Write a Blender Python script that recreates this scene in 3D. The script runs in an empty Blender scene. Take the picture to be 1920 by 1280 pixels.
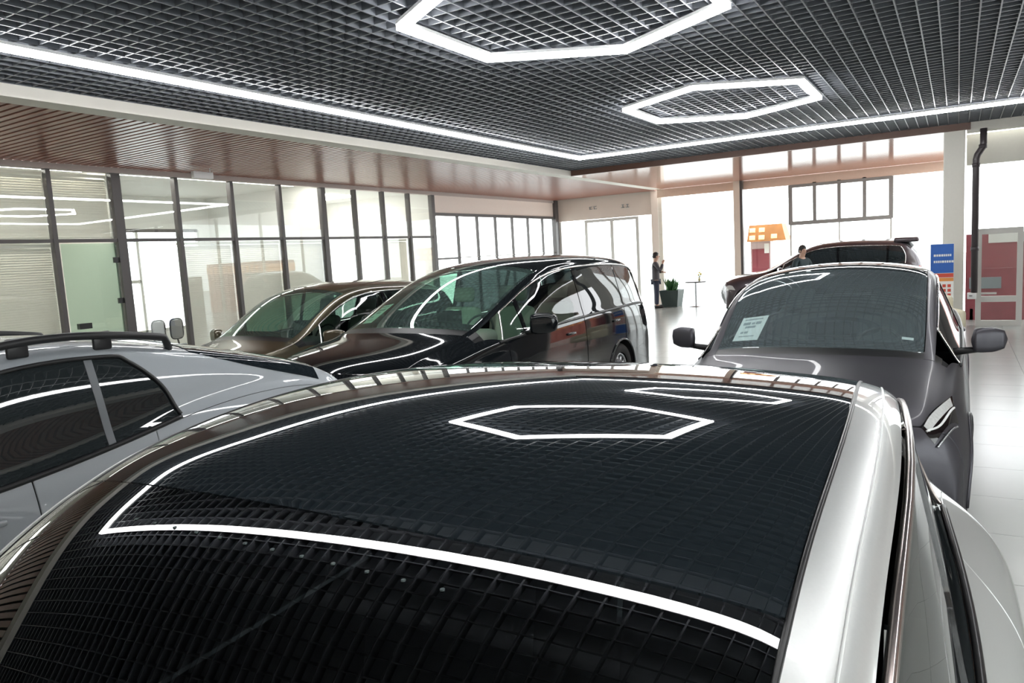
import bpy, bmesh, math, random
import numpy as np
from mathutils import Vector, Matrix
random.seed(7)
PI = math.pi
D = bpy.data
COL = bpy.context.scene.collection
sc = bpy.context.scene

# ------------------------------------------------------------------ camera
YAW, PIT, ROL, FPX, CAMH = math.radians(31.458), math.radians(6.6), math.radians(-3.263), 1374.2, 2.0
F = Vector((-math.sin(YAW) * math.cos(PIT), math.cos(YAW) * math.cos(PIT), -math.sin(PIT)))
r0 = Vector((math.cos(YAW), math.sin(YAW), 0)); u0 = r0.cross(F)
Rv = math.cos(ROL) * r0 + math.sin(ROL) * u0
Uv = -math.sin(ROL) * r0 + math.cos(ROL) * u0
cam = D.cameras.new('camera'); cam_o = D.objects.new('camera', cam); COL.objects.link(cam_o)
m = Matrix.Identity(4)
for i in range(3):
    m[i][0] = Rv[i]; m[i][1] = Uv[i]; m[i][2] = -F[i]
m.translation = (0, 0, CAMH)
cam_o.matrix_world = m
cam.sensor_width = 36; cam.lens = 36 * FPX / 1920; cam.clip_start = 0.05; cam.clip_end = 300
sc.camera = cam_o

# ------------------------------------------------------------------ world, exposure
w = D.worlds.new('overcast_sky'); sc.world = w; w.use_nodes = True
bg = w.node_tree.nodes['Background']
bg.inputs[0].default_value = (0.96, 0.98, 1.0, 1); bg.inputs[1].default_value = 4.2
vs = sc.view_settings
vs.view_transform = 'Standard'; vs.look = 'None'; vs.gamma = 1; vs.use_curve_mapping = False
vs.exposure = 0.45
STRIP_POWER = 20.0

# ------------------------------------------------------------------ materials
MATS = {}
def mat(name, col, rough=0.5, metal=0.0, spec=0.5, coat=0.0, emit=0.0, noise=0.0, scale=20.0, bump=0.0):
    if name in MATS: return MATS[name]
    mm = D.materials.new(name); mm.use_nodes = True; MATS[name] = mm
    nt = mm.node_tree; b = nt.nodes['Principled BSDF']
    b.inputs['Base Color'].default_value = (*col, 1)
    b.inputs['Roughness'].default_value = rough
    b.inputs['Metallic'].default_value = metal
    b.inputs['Specular IOR Level'].default_value = spec
    b.inputs['Coat Weight'].default_value = coat
    b.inputs['Coat Roughness'].default_value = 0.02
    if emit:
        b.inputs['Emission Color'].default_value = (*col, 1); b.inputs['Emission Strength'].default_value = emit
    if noise or bump:
        tc = nt.nodes.new('ShaderNodeTexCoord'); n = nt.nodes.new('ShaderNodeTexNoise')
        n.inputs['Scale'].default_value = scale; n.inputs['Detail'].default_value = 4
        nt.links.new(tc.outputs['Object'], n.inputs['Vector'])
        if noise:
            mx = nt.nodes.new('ShaderNodeMix'); mx.data_type = 'RGBA'
            mx.inputs[6].default_value = (*[c * (1 - noise) for c in col], 1)
            mx.inputs[7].default_value = (*[min(1, c * (1 + noise)) for c in col], 1)
            nt.links.new(n.outputs['Fac'], mx.inputs[0]); nt.links.new(mx.outputs[2], b.inputs['Base Color'])
        if bump:
            bp = nt.nodes.new('ShaderNodeBump'); bp.inputs['Strength'].default_value = bump
            bp.inputs['Distance'].default_value = 0.01
            nt.links.new(n.outputs['Fac'], bp.inputs['Height']); nt.links.new(bp.outputs[0], b.inputs['Normal'])
    return mm

def glass(name, tint, ior=1.5, rough=0.0, haze=0.0, hcol=(.5, .62, .66)):
    if name in MATS: return MATS[name]
    mm = D.materials.new(name); mm.use_nodes = True; MATS[name] = mm
    nt = mm.node_tree; nt.nodes.clear()
    out = nt.nodes.new('ShaderNodeOutputMaterial'); mix = nt.nodes.new('ShaderNodeMixShader')
    tr = nt.nodes.new('ShaderNodeBsdfTransparent'); gl = nt.nodes.new('ShaderNodeBsdfGlossy')
    fr = nt.nodes.new('ShaderNodeFresnel')
    tr.inputs[0].default_value = (*tint, 1); gl.inputs['Roughness'].default_value = rough
    gl.inputs[0].default_value = (1, 1, 1, 1)
    fr.inputs[0].default_value = ior
    # same result from either side of the sheet
    geo = nt.nodes.new('ShaderNodeNewGeometry')
    mi = nt.nodes.new('ShaderNodeMix'); mi.data_type = 'FLOAT'
    mi.inputs[2].default_value = ior; mi.inputs[3].default_value = 1 / ior
    nt.links.new(geo.outputs['Backfacing'], mi.inputs[0])
    mi2 = nt.nodes.new('ShaderNodeMath'); mi2.operation = 'ADD'; mi2.inputs[1].default_value = 0.0
    nt.links.new(mi.outputs[0], mi2.inputs[0]); 
    fr.inputs[0].default_value = ior
    nt.links.new(mi2.outputs[0], fr.inputs[0])
    nt.links.new(fr.outputs[0], mix.inputs[0]); nt.links.new(tr.outputs[0], mix.inputs[1])
    nt.links.new(gl.outputs[0], mix.inputs[2]); nt.links.new(mix.outputs[0], out.inputs[0])
    if haze:                                                   # diffuse share paints a pale veil of haze into the glass
        df = nt.nodes.new('ShaderNodeBsdfDiffuse'); df.inputs[0].default_value = (*hcol, 1)
        m2 = nt.nodes.new('ShaderNodeMixShader'); m2.inputs[0].default_value = haze
        nt.links.new(tr.outputs[0], m2.inputs[1]); nt.links.new(df.outputs[0], m2.inputs[2]); nt.links.new(m2.outputs[0], mix.inputs[1])
    return mm

def floor_mat():
    mm = mat('polished_tile', (0.31, 0.32, 0.30), rough=0.21, spec=0.6, noise=0.08, scale=1.7)
    return mm

M = dict(
    blade=mat('slate_baffle', (0.17, 0.182, 0.205), rough=0.36, spec=0.6, noise=0.06, scale=3),
    plenum=mat('grey_plenum', (0.72, 0.78, 0.84), rough=0.9, noise=0.2, scale=2),
    beam=mat('cream_beam_paint', (0.90, 0.86, 0.79), rough=0.6, noise=0.03, scale=3),
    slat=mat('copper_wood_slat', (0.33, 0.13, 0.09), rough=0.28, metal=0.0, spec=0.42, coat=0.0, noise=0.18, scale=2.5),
    gap=mat('dark_gap', (0.03, 0.022, 0.02), rough=0.8, noise=0.2, scale=4),
    white=mat('white_wall_paint', (0.80, 0.79, 0.76), rough=0.7, noise=0.02, scale=2),
    beige=mat('beige_wall_panel', (0.78, 0.68, 0.60), rough=0.5, noise=0.04, scale=2),
    frame=mat('dark_grey_frame', (0.10, 0.09, 0.09), rough=0.4, noise=0.08, scale=6),
    whiteframe=mat('pale_frame', (0.62, 0.61, 0.58), rough=0.4, noise=0.03, scale=6),
    pane=glass('clear_pane', (0.96, 0.98, 0.97)),
    greenglass=glass('frosted_green_pane', (0.76, 0.86, 0.80)),
    tile=floor_mat(),
    grout=mat('tile_joint', (0.42, 0.42, 0.40), rough=0.5, noise=0.1, scale=8),
    light=mat('light_tube_white', (1.0, 1.0, 1.0), emit=STRIP_POWER),
    panel_light=mat('office_panel_light', (1.0, 0.97, 0.9), emit=15.0),
    housing=mat('white_aluminium', (0.8, 0.8, 0.8), rough=0.35, noise=0.02),
    blind=mat('blind_fabric', (0.86, 0.83, 0.76), rough=0.7, noise=0.04, scale=5),
    black=mat('satin_black', (0.012, 0.012, 0.013), rough=0.35, noise=0.2),
    rubber=mat('tyre_rubber', (0.02, 0.02, 0.02), rough=0.8, noise=0.2, scale=30),
    alloy=mat('alloy_wheel', (0.55, 0.56, 0.58), rough=0.25, metal=0.9, noise=0.05),
    chrome=mat('chrome_trim', (0.75, 0.72, 0.70), rough=0.12, metal=1.0, noise=0.03),
    coppertrim=mat('bronze_trim', (0.42, 0.36, 0.34), rough=0.2, metal=0.9, noise=0.04),
    liner=mat('dark_liner', (0.008, 0.008, 0.009), rough=0.9, noise=0.2),
    roofglass=mat('black_roof_glass', (0.012, 0.017, 0.021), rough=0.012, spec=0.62, noise=0.1),
    gloss=mat('piano_black', (0.006, 0.006, 0.007), rough=0.03, spec=0.6, noise=0.1),
    dash=mat('dash_dark', (0.03, 0.032, 0.034), rough=0.6, noise=0.15),
    paper=mat('white_paper', (0.86, 0.87, 0.84), rough=0.7, noise=0.02),
    ink=mat('grey_ink', (0.3, 0.33, 0.34), rough=0.8, noise=0.1),
    red=mat('dark_red_panel', (0.25, 0.05, 0.065), rough=0.4, noise=0.25, scale=3),
)

# ------------------------------------------------------------------ object helpers
def tag(o, label=None, cat=None, group=None, kind=None):
    if label: o['label'] = label
    if cat: o['category'] = cat
    if group: o['group'] = group
    if kind: o['kind'] = kind
    return o

def empty(name, label, cat, loc=(0, 0, 0), rz=0.0, group=None):
    o = D.objects.new(name, None); COL.objects.link(o)
    o.empty_display_size = 0.1
    o.location = loc; o.rotation_euler = (0, 0, rz)
    return tag(o, label, cat, group)

class MB:
    """collects geometry for one mesh"""
    def __init__(s): s.v = []; s.f = []
    def add(s, verts, faces):
        n = len(s.v); s.v += [tuple(p) for p in verts]; s.f += [tuple(i + n for i in f) for f in faces]
        return s
    def box(s, c, d, rz=0.0, M3=None):
        hx, hy, hz = d[0] / 2, d[1] / 2, d[2] / 2
        pts = [Vector((x, y, z)) for x in (-hx, hx) for y in (-hy, hy) for z in (-hz, hz)]
        R = M3 if M3 is not None else Matrix.Rotation(rz, 3, 'Z')
        pts = [R @ p + Vector(c) for p in pts]
        return s.add(pts, [(0, 1, 3, 2), (4, 6, 7, 5), (0, 4, 5, 1), (2, 3, 7, 6), (0, 2, 6, 4), (1, 5, 7, 3)])
    def b2(s, a, b):
        return s.box([(a[i] + b[i]) / 2 for i in range(3)], [abs(b[i] - a[i]) for i in range(3)])
    def rbox(s, c, d, r, M3=None, n=3):
        """rounded box"""
        h = np.array(d) / 2.0; r = min(r, h.min() * 0.999)
        R = np.array(M3) if M3 is not None else np.eye(3)
        def axis(hh):
            a = np.linspace(0, 1, n + 1)[:-1]
            e = [-hh + r * (1 - math.cos(t * PI / 2)) for t in a]
            return np.array(e + [-(hh - r), hh - r] + [-x for x in e[::-1]])
        for ax in range(3):
            for sg in (-1, 1):
                i, j = [(1, 2), (2, 0), (0, 1)][ax]
                A, B = axis(h[i]), axis(h[j])
                P = np.zeros((len(A), len(B), 3)); P[..., i] = A[:, None]; P[..., j] = B[None, :]; P[..., ax] = sg * h[ax]
                core = np.clip(P, -(h - r), h - r); dlt = P - core
                ln = np.linalg.norm(dlt, axis=2, keepdims=True); ln[ln == 0] = 1
                Q = (core + dlt / ln * r) @ R.T + np.array(c)
                na, nb = len(A), len(B)
                fs = []
                for a in range(na - 1):
                    for b in range(nb - 1):
                        q = (a * nb + b, (a + 1) * nb + b, (a + 1) * nb + b + 1, a * nb + b + 1)
                        fs.append(q if sg > 0 else q[::-1])
                s.add(Q.reshape(-1, 3).tolist(), fs)
        return s
    def tube(s, path, r, n=8, caps=True):
        P = [Vector(p) for p in path]; rr = r if isinstance(r, (list, tuple)) else [r] * len(P)
        base = len(s.v); up = None
        for i, p in enumerate(P):
            t = (P[min(i + 1, len(P) - 1)] - P[max(i - 1, 0)]).normalized()
            if up is None:
                up = t.orthogonal().normalized()
            up = (up - t * up.dot(t)).normalized()
            sd = t.cross(up)
            for k in range(n):
                a = 2 * PI * k / n
                s.v.append(tuple(p + (up * math.cos(a) + sd * math.sin(a)) * rr[i]))
        for i in range(len(P) - 1):
            for k in range(n):
                k2 = (k + 1) % n
                s.f.append((base + i * n + k, base + i * n + k2, base + (i + 1) * n + k2, base + (i + 1) * n + k))
        if caps:
            s.f.append(tuple(base + k for k in range(n))[::-1]); s.f.append(tuple(base + (len(P) - 1) * n + k for k in range(n)))
        return s
    def lathe(s, prof, n=24, c=(0, 0, 0), axis='Z'):
        base = len(s.v)
        for (r, z) in prof:
            for k in range(n):
                a = 2 * PI * k / n
                if axis == 'Z': p = (c[0] + r * math.cos(a), c[1] + r * math.sin(a), c[2] + z)
                else: p = (c[0] + z, c[1] + r * math.cos(a), c[2] + r * math.sin(a))
                s.v.append(p)
        for i in range(len(prof) - 1):
            for k in range(n):
                k2 = (k + 1) % n
                s.f.append((base + i * n + k, base + i * n + k2, base + (i + 1) * n + k2, base + (i + 1) * n + k))
        return s
    def mesh(s, name):
        me = D.meshes.new(name); me.from_pydata(s.v, [], s.f); me.update(); return me
    def build(s, name, material, parent=None, smooth=False, **kw):
        me = s.mesh(name); me.materials.append(material)
        if smooth: me.polygons.foreach_set('use_smooth', [True] * len(me.polygons))
        o = D.objects.new(name, me); COL.objects.link(o)
        if parent is not None: o.parent = parent
        tag(o, **kw)
        return o

def linked(name, me, parent=None, loc=(0, 0, 0), rot=(0, 0, 0), scale=(1, 1, 1)):
    o = D.objects.new(name, me); COL.objects.link(o); o.parent = parent
    o.location = loc; o.rotation_euler = rot; o.scale = scale
    return o

def struct(mb, name, material, **kw):
    return mb.build(name, material, None, kind='structure', **kw)

def plain_mesh(name, mb, material, smooth=False):
    me = mb.mesh(name); me.materials.append(material)
    if smooth: me.polygons.foreach_set('use_smooth', [True] * len(me.polygons))
    return me

# ------------------------------------------------------------------ room
XL, ZS, ZC = -13.3, 4.03, 4.17           # left glass wall, soffit, baffle ceiling
XB, YB = -8.82, 17.9                     # edge of the baffle ceiling
YF, YW = 25.0, 25.5                      # far glazing, far wall
XR, YN = 5.2, -9.0

# floor: slab, with large polished tiles
fl = struct(MB().b2((XL - 4.6, YN, -0.2), (XR, YW + 0.3, -0.012)), 'floor', M['grout'])
TS = 0.8
tmesh = plain_mesh('tile', MB().box((0, 0, -0.006), (TS - 0.004, TS - 0.004, 0.012)), M['tile'])
rest = MB(); cnt = 0
for i in range(int((XL - 4.6) / TS) - 1, int(XR / TS) + 1):
    for j in range(int(YN / TS) - 1, int((YW + 0.3) / TS) + 1):
        x, y = (i + 0.5) * TS, (j + 0.5) * TS
        if x < XL - 4.3 or x > XR - 0.3 or y < YN + 0.3 or y > YW: continue
        if (0 < x < 2.4 and 2.4 < y < 18) or (-9.6 < x < -2.4 and 13.6 < y < 25.2):
            linked('tile', tmesh, fl, (x, y, 0)); cnt += 1
        else:
            rest.box((x, y, -0.006), (TS - 0.004, TS - 0.004, 0.012))
rest.build('tile_field', M['tile'], fl, kind='stuff')

# baffle ceiling: dark plenum, then each blade
XE = 2.76
ce = struct(MB().b2((XB - 0.3, YN, 4.62), (XR + 0.2, YB + 0.15, 4.7)), 'ceiling', M['plenum'])
P = 0.176
bx_ = plain_mesh('grid_blade', MB().box((0, 0, 0.05), (XE - XB, 0.012, 0.10)), M['blade'])
by_ = plain_mesh('grid_blade', MB().box((0, 0, 0.05), (0.014, YB - YN, 0.10)), M['blade'])
for k in range(int((YB - YN) / P) + 1):
    linked('grid_blade', bx_, ce, ((XB + XE) / 2, YB - k * P - 0.01, ZC))
for k in range(int((XE - XB) / P) + 1):
    linked('grid_blade', by_, ce, (XB + k * P + 0.01, (YB + YN) / 2, ZC - 0.004))
# edge trims
struct(MB().b2((XB - 0.02, YB, ZS), (0.2, YB + 0.06, 4.7)), 'trim_1', mat('brown_edge', (0.14, 0.07, 0.05), 0.35, noise=0.1))
struct(MB().b2((XB - 0.34, YN, ZS), (XB, YF, 4.7)), 'trim_2', M['beam'])           # cream beam

# copper slat soffits
sl = struct(MB().b2((XL, YN, ZS + 0.05), (XB - 0.34, YW, ZS + 0.09)), 'ceiling_soffit', M['gap'])
SP = 0.137
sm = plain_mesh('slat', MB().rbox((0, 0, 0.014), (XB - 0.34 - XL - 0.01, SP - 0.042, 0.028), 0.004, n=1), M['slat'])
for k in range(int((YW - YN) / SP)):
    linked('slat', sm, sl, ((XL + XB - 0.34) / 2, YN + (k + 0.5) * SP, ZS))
s2 = struct(MB().b2((XB, YB + 0.06, ZS + 0.05), (0.15, YF, ZS + 0.09)), 'ceiling_soffit', M['gap'])
sm2 = plain_mesh('slat', MB().rbox((0, 0, 0.014), (0.13 - XB, SP - 0.02, 0.028), 0.004, n=1), mat('bright_copper_slat', (0.50, 0.22, 0.15), 0.13, spec=0.7, noise=0.1, scale=2.5))  # far slats: lighter, glossier copy, window reflection worked into the colour
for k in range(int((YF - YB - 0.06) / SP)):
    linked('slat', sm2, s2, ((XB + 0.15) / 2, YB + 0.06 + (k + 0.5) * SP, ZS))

XB2 = 2.76
struct(MB().b2((XB2, YN, ZS), (XB2 + 0.3, YB + 0.06, 4.7)), 'trim_4', M['beam'])
s3 = struct(MB().b2((XB2 + 0.3, YN, ZS + 0.05), (XR + 0.1, YB + 0.06, ZS + 0.09)), 'ceiling_soffit', M['gap'])
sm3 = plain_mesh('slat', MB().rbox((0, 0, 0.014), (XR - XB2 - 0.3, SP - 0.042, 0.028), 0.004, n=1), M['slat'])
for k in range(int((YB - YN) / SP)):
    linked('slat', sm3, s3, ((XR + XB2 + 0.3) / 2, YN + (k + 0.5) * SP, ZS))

# left glazed partition -------------------------------------------------
MUL = [-8.9, -6.6, -4.3, -2.0, 0.3, 2.3, 4.55, 6.86, 8.04, 9.27, 10.58, 11.9, 13.24, 14.36, 15.45, 16.54, 17.65]
WIDE = {8.04: 0.17, 13.24: 0.14, 17.65: 0.15}
wl = tag(D.objects.new('wall_left', None), kind='structure'); COL.objects.link(wl)
struct_parts = []
for y in MUL:
    wd = WIDE.get(y, 0.075)
    MB().b2((XL - 0.08, y - wd / 2, 0), (XL + 0.05, y + wd / 2, ZS - 0.1)).build('mullion', M['frame'], wl)
MB().b2((XL - 0.1, YN, ZS - 0.10), (XL + 0.06, YW, ZS - 0.0)).build('head_rail', mat('pinkish_rail', (0.55, 0.47, 0.44), 0.4, noise=0.05), wl)
MB().b2((XL - 0.08, YN, 0), (XL + 0.03, 17.65, 0.08)).build('sill_rail', M['frame'], wl)
for a, b in zip(MUL[:-1], MUL[1:]):
    MB().b2((XL - 0.06, a + 0.03, 2.68), (XL + 0.035, b - 0.03, 2.74)).build('transom', M['frame'], wl)
    gm = M['pane']
    MB().b2((XL - 0.012, a + 0.03, 2.74), (XL, b - 0.03, ZS - 0.1)).build('pane', gm, wl)
    if abs(a - 6.86) > 0.1:
        MB().b2((XL - 0.012, a + 0.03, 0.08), (XL, b - 0.03, 2.68)).build('pane', gm, wl)
# green glass door in the partition
dr = struct(MB().b2((XL - 0.02, 6.95, 0.1), (XL - 0.008, 7.94, 2.66)), 'door_1', M['greenglass'])
MB().b2((XL - 0.05, 7.08, 1.15), (XL + 0.04, 7.3, 1.25)).build('lock_case', M['black'], dr)
for z in (1.55, 2.3):
    MB().b2((XL - 0.03, 7.86, z), (XL + 0.02, 7.97, z + 0.1)).build('hinge', M['black'], dr)
# beyond the office: header wall with exterior glazing under it
MB().b2((XL - 0.05, 17.72, 3.42), (XL + 0.02, YW, ZS - 0.1)).build('header_panel', mat('pale_pink_header', (0.92, 0.80, 0.73), 0.5, noise=0.03), wl)
MB().b2((XL - 0.05, 17.72, 3.33), (XL + 0.05, YW, 3.42)).build('head_rail', M['frame'], wl)
my = [18.9 + 1.1 * k for k in range(6)] + [25.4]
for y in my:
    MB().b2((XL - 0.05, y - 0.035, 0), (XL + 0.03, y + 0.035, 3.35)).build('mullion', M['frame'], wl)
pv = 17.72
for y in my:
    MB().b2((XL - 0.012, pv, 0.05), (XL, y, 3.33)).build('pane', M['pane'], wl); pv = y
MB().b2((XL - 0.03, 17.72, 2.02), (XL + 0.03, 18.9, 2.08)).build('transom', M['frame'], wl)
MB().b2((XL - 0.015, 18.9, 2.05), (XL + 0.015, YW, 2.08)).build('transom', M['whiteframe'], wl)
# corner post
MB().b2((XL - 0.05, YW - 0.25, 0), (XL + 0.12, YW, ZS)).build('corner_post', M['frame'], wl)

# offices behind the partition
off = tag(D.objects.new('wall_office', None), kind='structure'); COL.objects.link(off)
XO = XL - 4.4
MB().b2((XO - 0.1, YN, 0), (XO, 8.3, ZS)).build('back_panel', M['white'], off)
MB().b2((XO - 0.1, 8.3, 0), (XO, 10.5, 3.2)).build('back_panel', M['white'], off)
MB().b2((XO - 0.1, 10.5, 0), (XO, 12.9, 0.6)).build('back_panel', M['white'], off)
MB().b2((XO - 0.1, 8.3, 3.2), (XO, 13.3, ZS)).build('back_panel', M['white'], off)
MB().b2((XO - 0.1, 12.9, 0), (XO, 13.3, 3.2)).build('back_panel', M['white'], off)
MB().b2((XO - 0.1, 13.3, 0), (XO, 14.2, ZS)).build('back_panel', M['white'], off)
MB().b2((XO - 0.1, 14.2, 3.1), (XO, 17.7, ZS)).build('back_panel', M['white'], off)
for y in (8.0, 13.3, 17.7):
    MB().b2((XO, y - 0.05, 0), (XL - 0.1, y + 0.05, ZS)).build('cross_panel', M['white'], off)
MB().b2((XO - 0.1, YN, ZS), (XL - 0.1, 17.75, ZS + 0.06)).build('office_ceiling', M['white'], off)
MB().b2((XL - 0.62, 5.0, ZS - 0.03), (XL - 0.42, 7.8, ZS - 0.005)).build('ceiling_panel_light', M['panel_light'], off)  # added emitters kept out of view, they brighten the offices
MB().b2((XL - 0.62, 8.4, ZS - 0.03), (XL - 0.28, 12.9, ZS - 0.005)).build('ceiling_panel_light', M['panel_light'], off)
for y in (-2.0, 2.4, 15.5):
    MB().b2((XO + 1.2, y - 0.9, ZS - 0.03), (XO + 2.6, y + 0.9, ZS - 0.005)).build('ceiling_panel_light', M['panel_light'], off)
wo = struct(MB().b2((XO - 0.05, 10.5, 0.56), (XO - 0.03, 12.9, 3.24)), 'window_1', M['pane'])
for y in (10.54, 11.1, 12.86):
    MB().b2((XO - 0.08, y - 0.03, 0.6), (XO + 0.02, y + 0.04, 3.2)).build('window_frame', M['whiteframe'], wo)
for z in (0.62, 1.9, 3.18):
    MB().b2((XO - 0.08, 10.54, z - 0.04), (XO + 0.02, 12.86 if z > 3 or z < 1 else 11.1, z + 0.04)).build('window_frame', M['frame'] if z > 2 else M['whiteframe'], wo)

# venetian blinds hung behind the panes
def blind(y0, y1, z0, z1, label, tilt):
    e = empty('venetian_blind', label, 'blind', (XL - 0.16, (y0 + y1) / 2, z0), group='venetian blinds behind the left partition')
    L = y1 - y0 - 0.03
    MB().b2((-0.03, -L / 2, z1 - z0 - 0.05), (0.03, L / 2, z1 - z0)).build('head_box', M['blind'], e)
    mb = MB(); n = int((z1 - z0 - 0.06) / 0.042)
    R = Matrix.Rotation(tilt, 3, 'Y')
    for k in range(n):
        mb.box((0, 0, 0.03 + k * 0.042), (0.052, L, 0.0025), M3=R)
    mb.build('blind_slats', M['blind'], e, kind='stuff')
    MB().b2((-0.02, -L / 2, 0), (0.02, L / 2, 0.018)).build('bottom_rail', M['blind'], e)
    return e
blind(4.55, 6.86, 0.1, 2.66, 'wide grey venetian blind left of the green glass door', 0.9)
blind(9.27, 10.58, 0.1, 2.66, 'pale venetian blind in the bay just right of the bright open office bay', 1.0)
blind(10.58, 11.9, 0.1, 2.66, 'pale venetian blind behind the windscreen top of the brown SUV, middle of three', 1.0)
blind(11.9, 13.24, 0.1, 2.66, 'pale venetian blind left of the wide dark post, right-hand one of three', 1.0)
blind(4.55, 6.86, 2.76, 3.9, 'upper beige blind above the wide grey blind at the left edge', 1.15)
blind(6.86, 8.04, 2.76, 3.9, 'upper beige blind above the green glass door', 1.15)
blind(15.45, 16.54, 0.1, 2.66, 'narrow pale blind behind the rear roof of the brown SUV', 1.0)

# far wall with the framed doorway -----------------------------------------
wf = tag(D.objects.new('wall_far', None), kind='structure'); COL.objects.link(wf)
B = M['beige']
MB().b2((XL, YW, 3.22), (-9.1, YW + 0.2, 4.7)).build('lintel_panel', B, wf)
MB().b2((XL, YW, 0), (XL + 0.14, YW + 0.2, 3.22)).build('pier', M['whiteframe'], wf)
MB().b2((-9.4, YW - 0.1, 0), (-9.0, YW + 0.25, ZS)).build('pier', B, wf)
d2 = struct(MB().b2((XL + 0.15, YW + 0.08, 0.02), (-9.4, YW + 0.095, 3.2)), 'window_2', M['pane'])
for x, t in ((XL + 0.16, 0.06), (-12.05, 0.11), (-11.0, 0.12), (-10.0, 0.11)):
    MB().b2((x - t / 2, YW + 0.03, 0), (x + t / 2, YW + 0.14, 3.2)).build('window_frame', M['whiteframe'], d2)
for x0, x1, z in ((-12.1, -9.95, 3.1),):
    MB().b2((x0, YW + 0.02, z), (x1, YW + 0.15, z + 0.1)).build('window_frame', M['whiteframe'], d2)
# faint small lettering on the lintel: two clusters of strokes
for cx, nm in ((-11.72, 'left'), (-10.42, 'right')):
    e = empty('wall_lettering', 'small grey lettering on the beige lintel, %s one of the two' % nm, 'sign', (cx, YW - 0.012, 3.62), group='lettering on the far lintel')
    for q in (-0.09, 0.09):
        mb = MB()
        if nm == 'left':
            mb.box((q, 0, 0.05), (0.12, 0.02, 0.018)).box((q - 0.03, 0, 0.0), (0.02, 0.02, 0.09)).box((q + 0.03, 0, -0.03), (0.08, 0.02, 0.018))
        else:
            mb.box((q, 0, 0.03), (0.09, 0.02, 0.02)).box((q, 0, -0.02), (0.02, 0.02, 0.12)).box((q, 0, -0.07), (0.12, 0.02, 0.02))
        mb.build('character', M['ink'], e)

# far glazing (over-bright outside)
wg = tag(D.objects.new('wall_front', None), kind='structure'); COL.objects.link(wg)
MB().b2((-9.0, YF - 0.05, ZS - 0.28), (0.1, YF + 0.1, ZS)).build('head_beam', mat('pinkish_head_beam', (0.85, 0.64, 0.52), 0.4, noise=0.05), wg)
MB().b2((-6.32, YF - 0.25, 0), (-6.12, YF - 0.05, ZS)).build('post', mat('cream_post', (0.85, 0.74, 0.64), 0.4, noise=0.04), wg)
MB().b2((-6.12, YF - 0.22, 0), (-6.04, YF - 0.05, ZS)).build('post', M['frame'], wg)
MB().b2((-9.0, YF, 0.0), (-6.3, YF + 0.015, ZS - 0.28)).build('pane', M['pane'], wg)
wn = struct(MB().b2((-6.1, YF, 0.0), (0.0, YF + 0.015, ZS - 0.28)), 'window_3', M['pane'])
for x in (-4.58, -1.72):
    MB().b2((x - 0.06, YF - 0.05, 2.5), (x + 0.06, YF + 0.06, 3.74)).build('window_frame', mat('sunlit_grey_frame', (.30, .29, .28), .4, noise=.05), wn)  # frame grey lifted to imitate glare bleeding over it
    MB().b2((x - 0.025, YF - 0.03, 0), (x + 0.025, YF + 0.04, 2.5)).build('window_frame', M['whiteframe'], wn)
for x in (-3.86, -3.15, -2.44):
    MB().b2((x - 0.05, YF - 0.05, 2.5), (x + 0.05, YF + 0.06, 3.78)).build('window_frame', mat('sunlit_grey_frame', (.30, .29, .28), .4, noise=.05), wn)
MB().b2((-4.6, YF - 0.06, 2.48), (-1.7, YF + 0.06, 2.6)).build('window_frame', mat('sunlit_grey_frame', (.30, .29, .28), .4, noise=.05), wn)
MB().b2((-4.6, YF - 0.06, 3.66), (-1.7, YF + 0.06, 3.75)).build('window_frame', mat('sunlit_grey_frame', (.30, .29, .28), .4, noise=.05), wn)
MB().b2((-3.17, YF - 0.02, 0), (-3.13, YF + 0.04, 2.5)).build('window_frame', M['whiteframe'], wn)
MB().b2((-6.1, YF - 0.03, 0), (0, YF + 0.05, 0.12)).build('window_frame', M['whiteframe'], wn)

# return wall and the right-hand glazing
wr_ = tag(D.objects.new('wall_right', None), kind='structure'); COL.objects.link(wr_)
MB().b2((0.02, YB + 0.4, 0), (0.035, YF, ZS)).build('pane', M['pane'], wr_)
for y in (20.3, 22.6, 24.95):
    MB().b2((-0.02, y - 0.04, 0), (0.08, y + 0.04, ZS)).build('mullion', M['whiteframe'], wr_)
MB().rbox((-0.08, YB + 0.22, 2.3), (0.38, 0.40, 4.6), 0.02, n=1).build('column', mat('cream_column', (0.72, 0.70, 0.64), 0.5, noise=0.03), wr_)
MB().b2((0.14, YB + 0.05, 3.98), (XR, YB + 0.3, 4.7)).build('head_beam', mat('cream_column', (.7,.7,.6)), wr_)
MB().b2((0.14, YB + 0.5, 3.35), (XR, YB + 0.6, 3.98)).build('header_panel', mat('pale_olive_header', (0.60, 0.59, 0.52), 0.3, noise=0.04), wr_)
d3 = struct(MB().b2((0.42, YB + 0.3, 0.62), (1.06, YB + 0.315, 1.93)), 'door_2', M['pane'])
MB().b2((0.42, YB + 0.3, 0.1), (1.06, YB + 0.315, 0.5)).build('pane', M['pane'], d3)
for x in (0.38, 1.09):
    MB().b2((x - 0.05, YB + 0.25, 0), (x + 0.05, YB + 0.36, 2.0)).build('door_frame', M['whiteframe'], d3)
for z in (0.05, 0.56, 1.96):
    MB().b2((0.33, YB + 0.26, z - 0.06), (1.14, YB + 0.35, z + 0.06)).build('door_frame', M['whiteframe'], d3)
MB().b2((0.40, YB + 0.24, 0.66), (0.7, YB + 0.27, 0.70)).build('door_handle', M['whiteframe'], d3)
MB().b2((1.14, YB + 0.3, 0), (2.5, YB + 0.315, 3.4)).build('pane', M['pane'], wr_)
MB().b2((2.5, YB + 0.2, 0), (XR, YB + 0.4, 3.4)).build('wall_panel', mat('warm_grey_wall', (.30, .28, .27)), wr_)
for x in (2.5,):
    MB().b2((x - 0.05, YB + 0.25, 0), (x + 0.05, YB + 0.36, 3.4)).build('mullion', M['whiteframe'], wr_)
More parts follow.
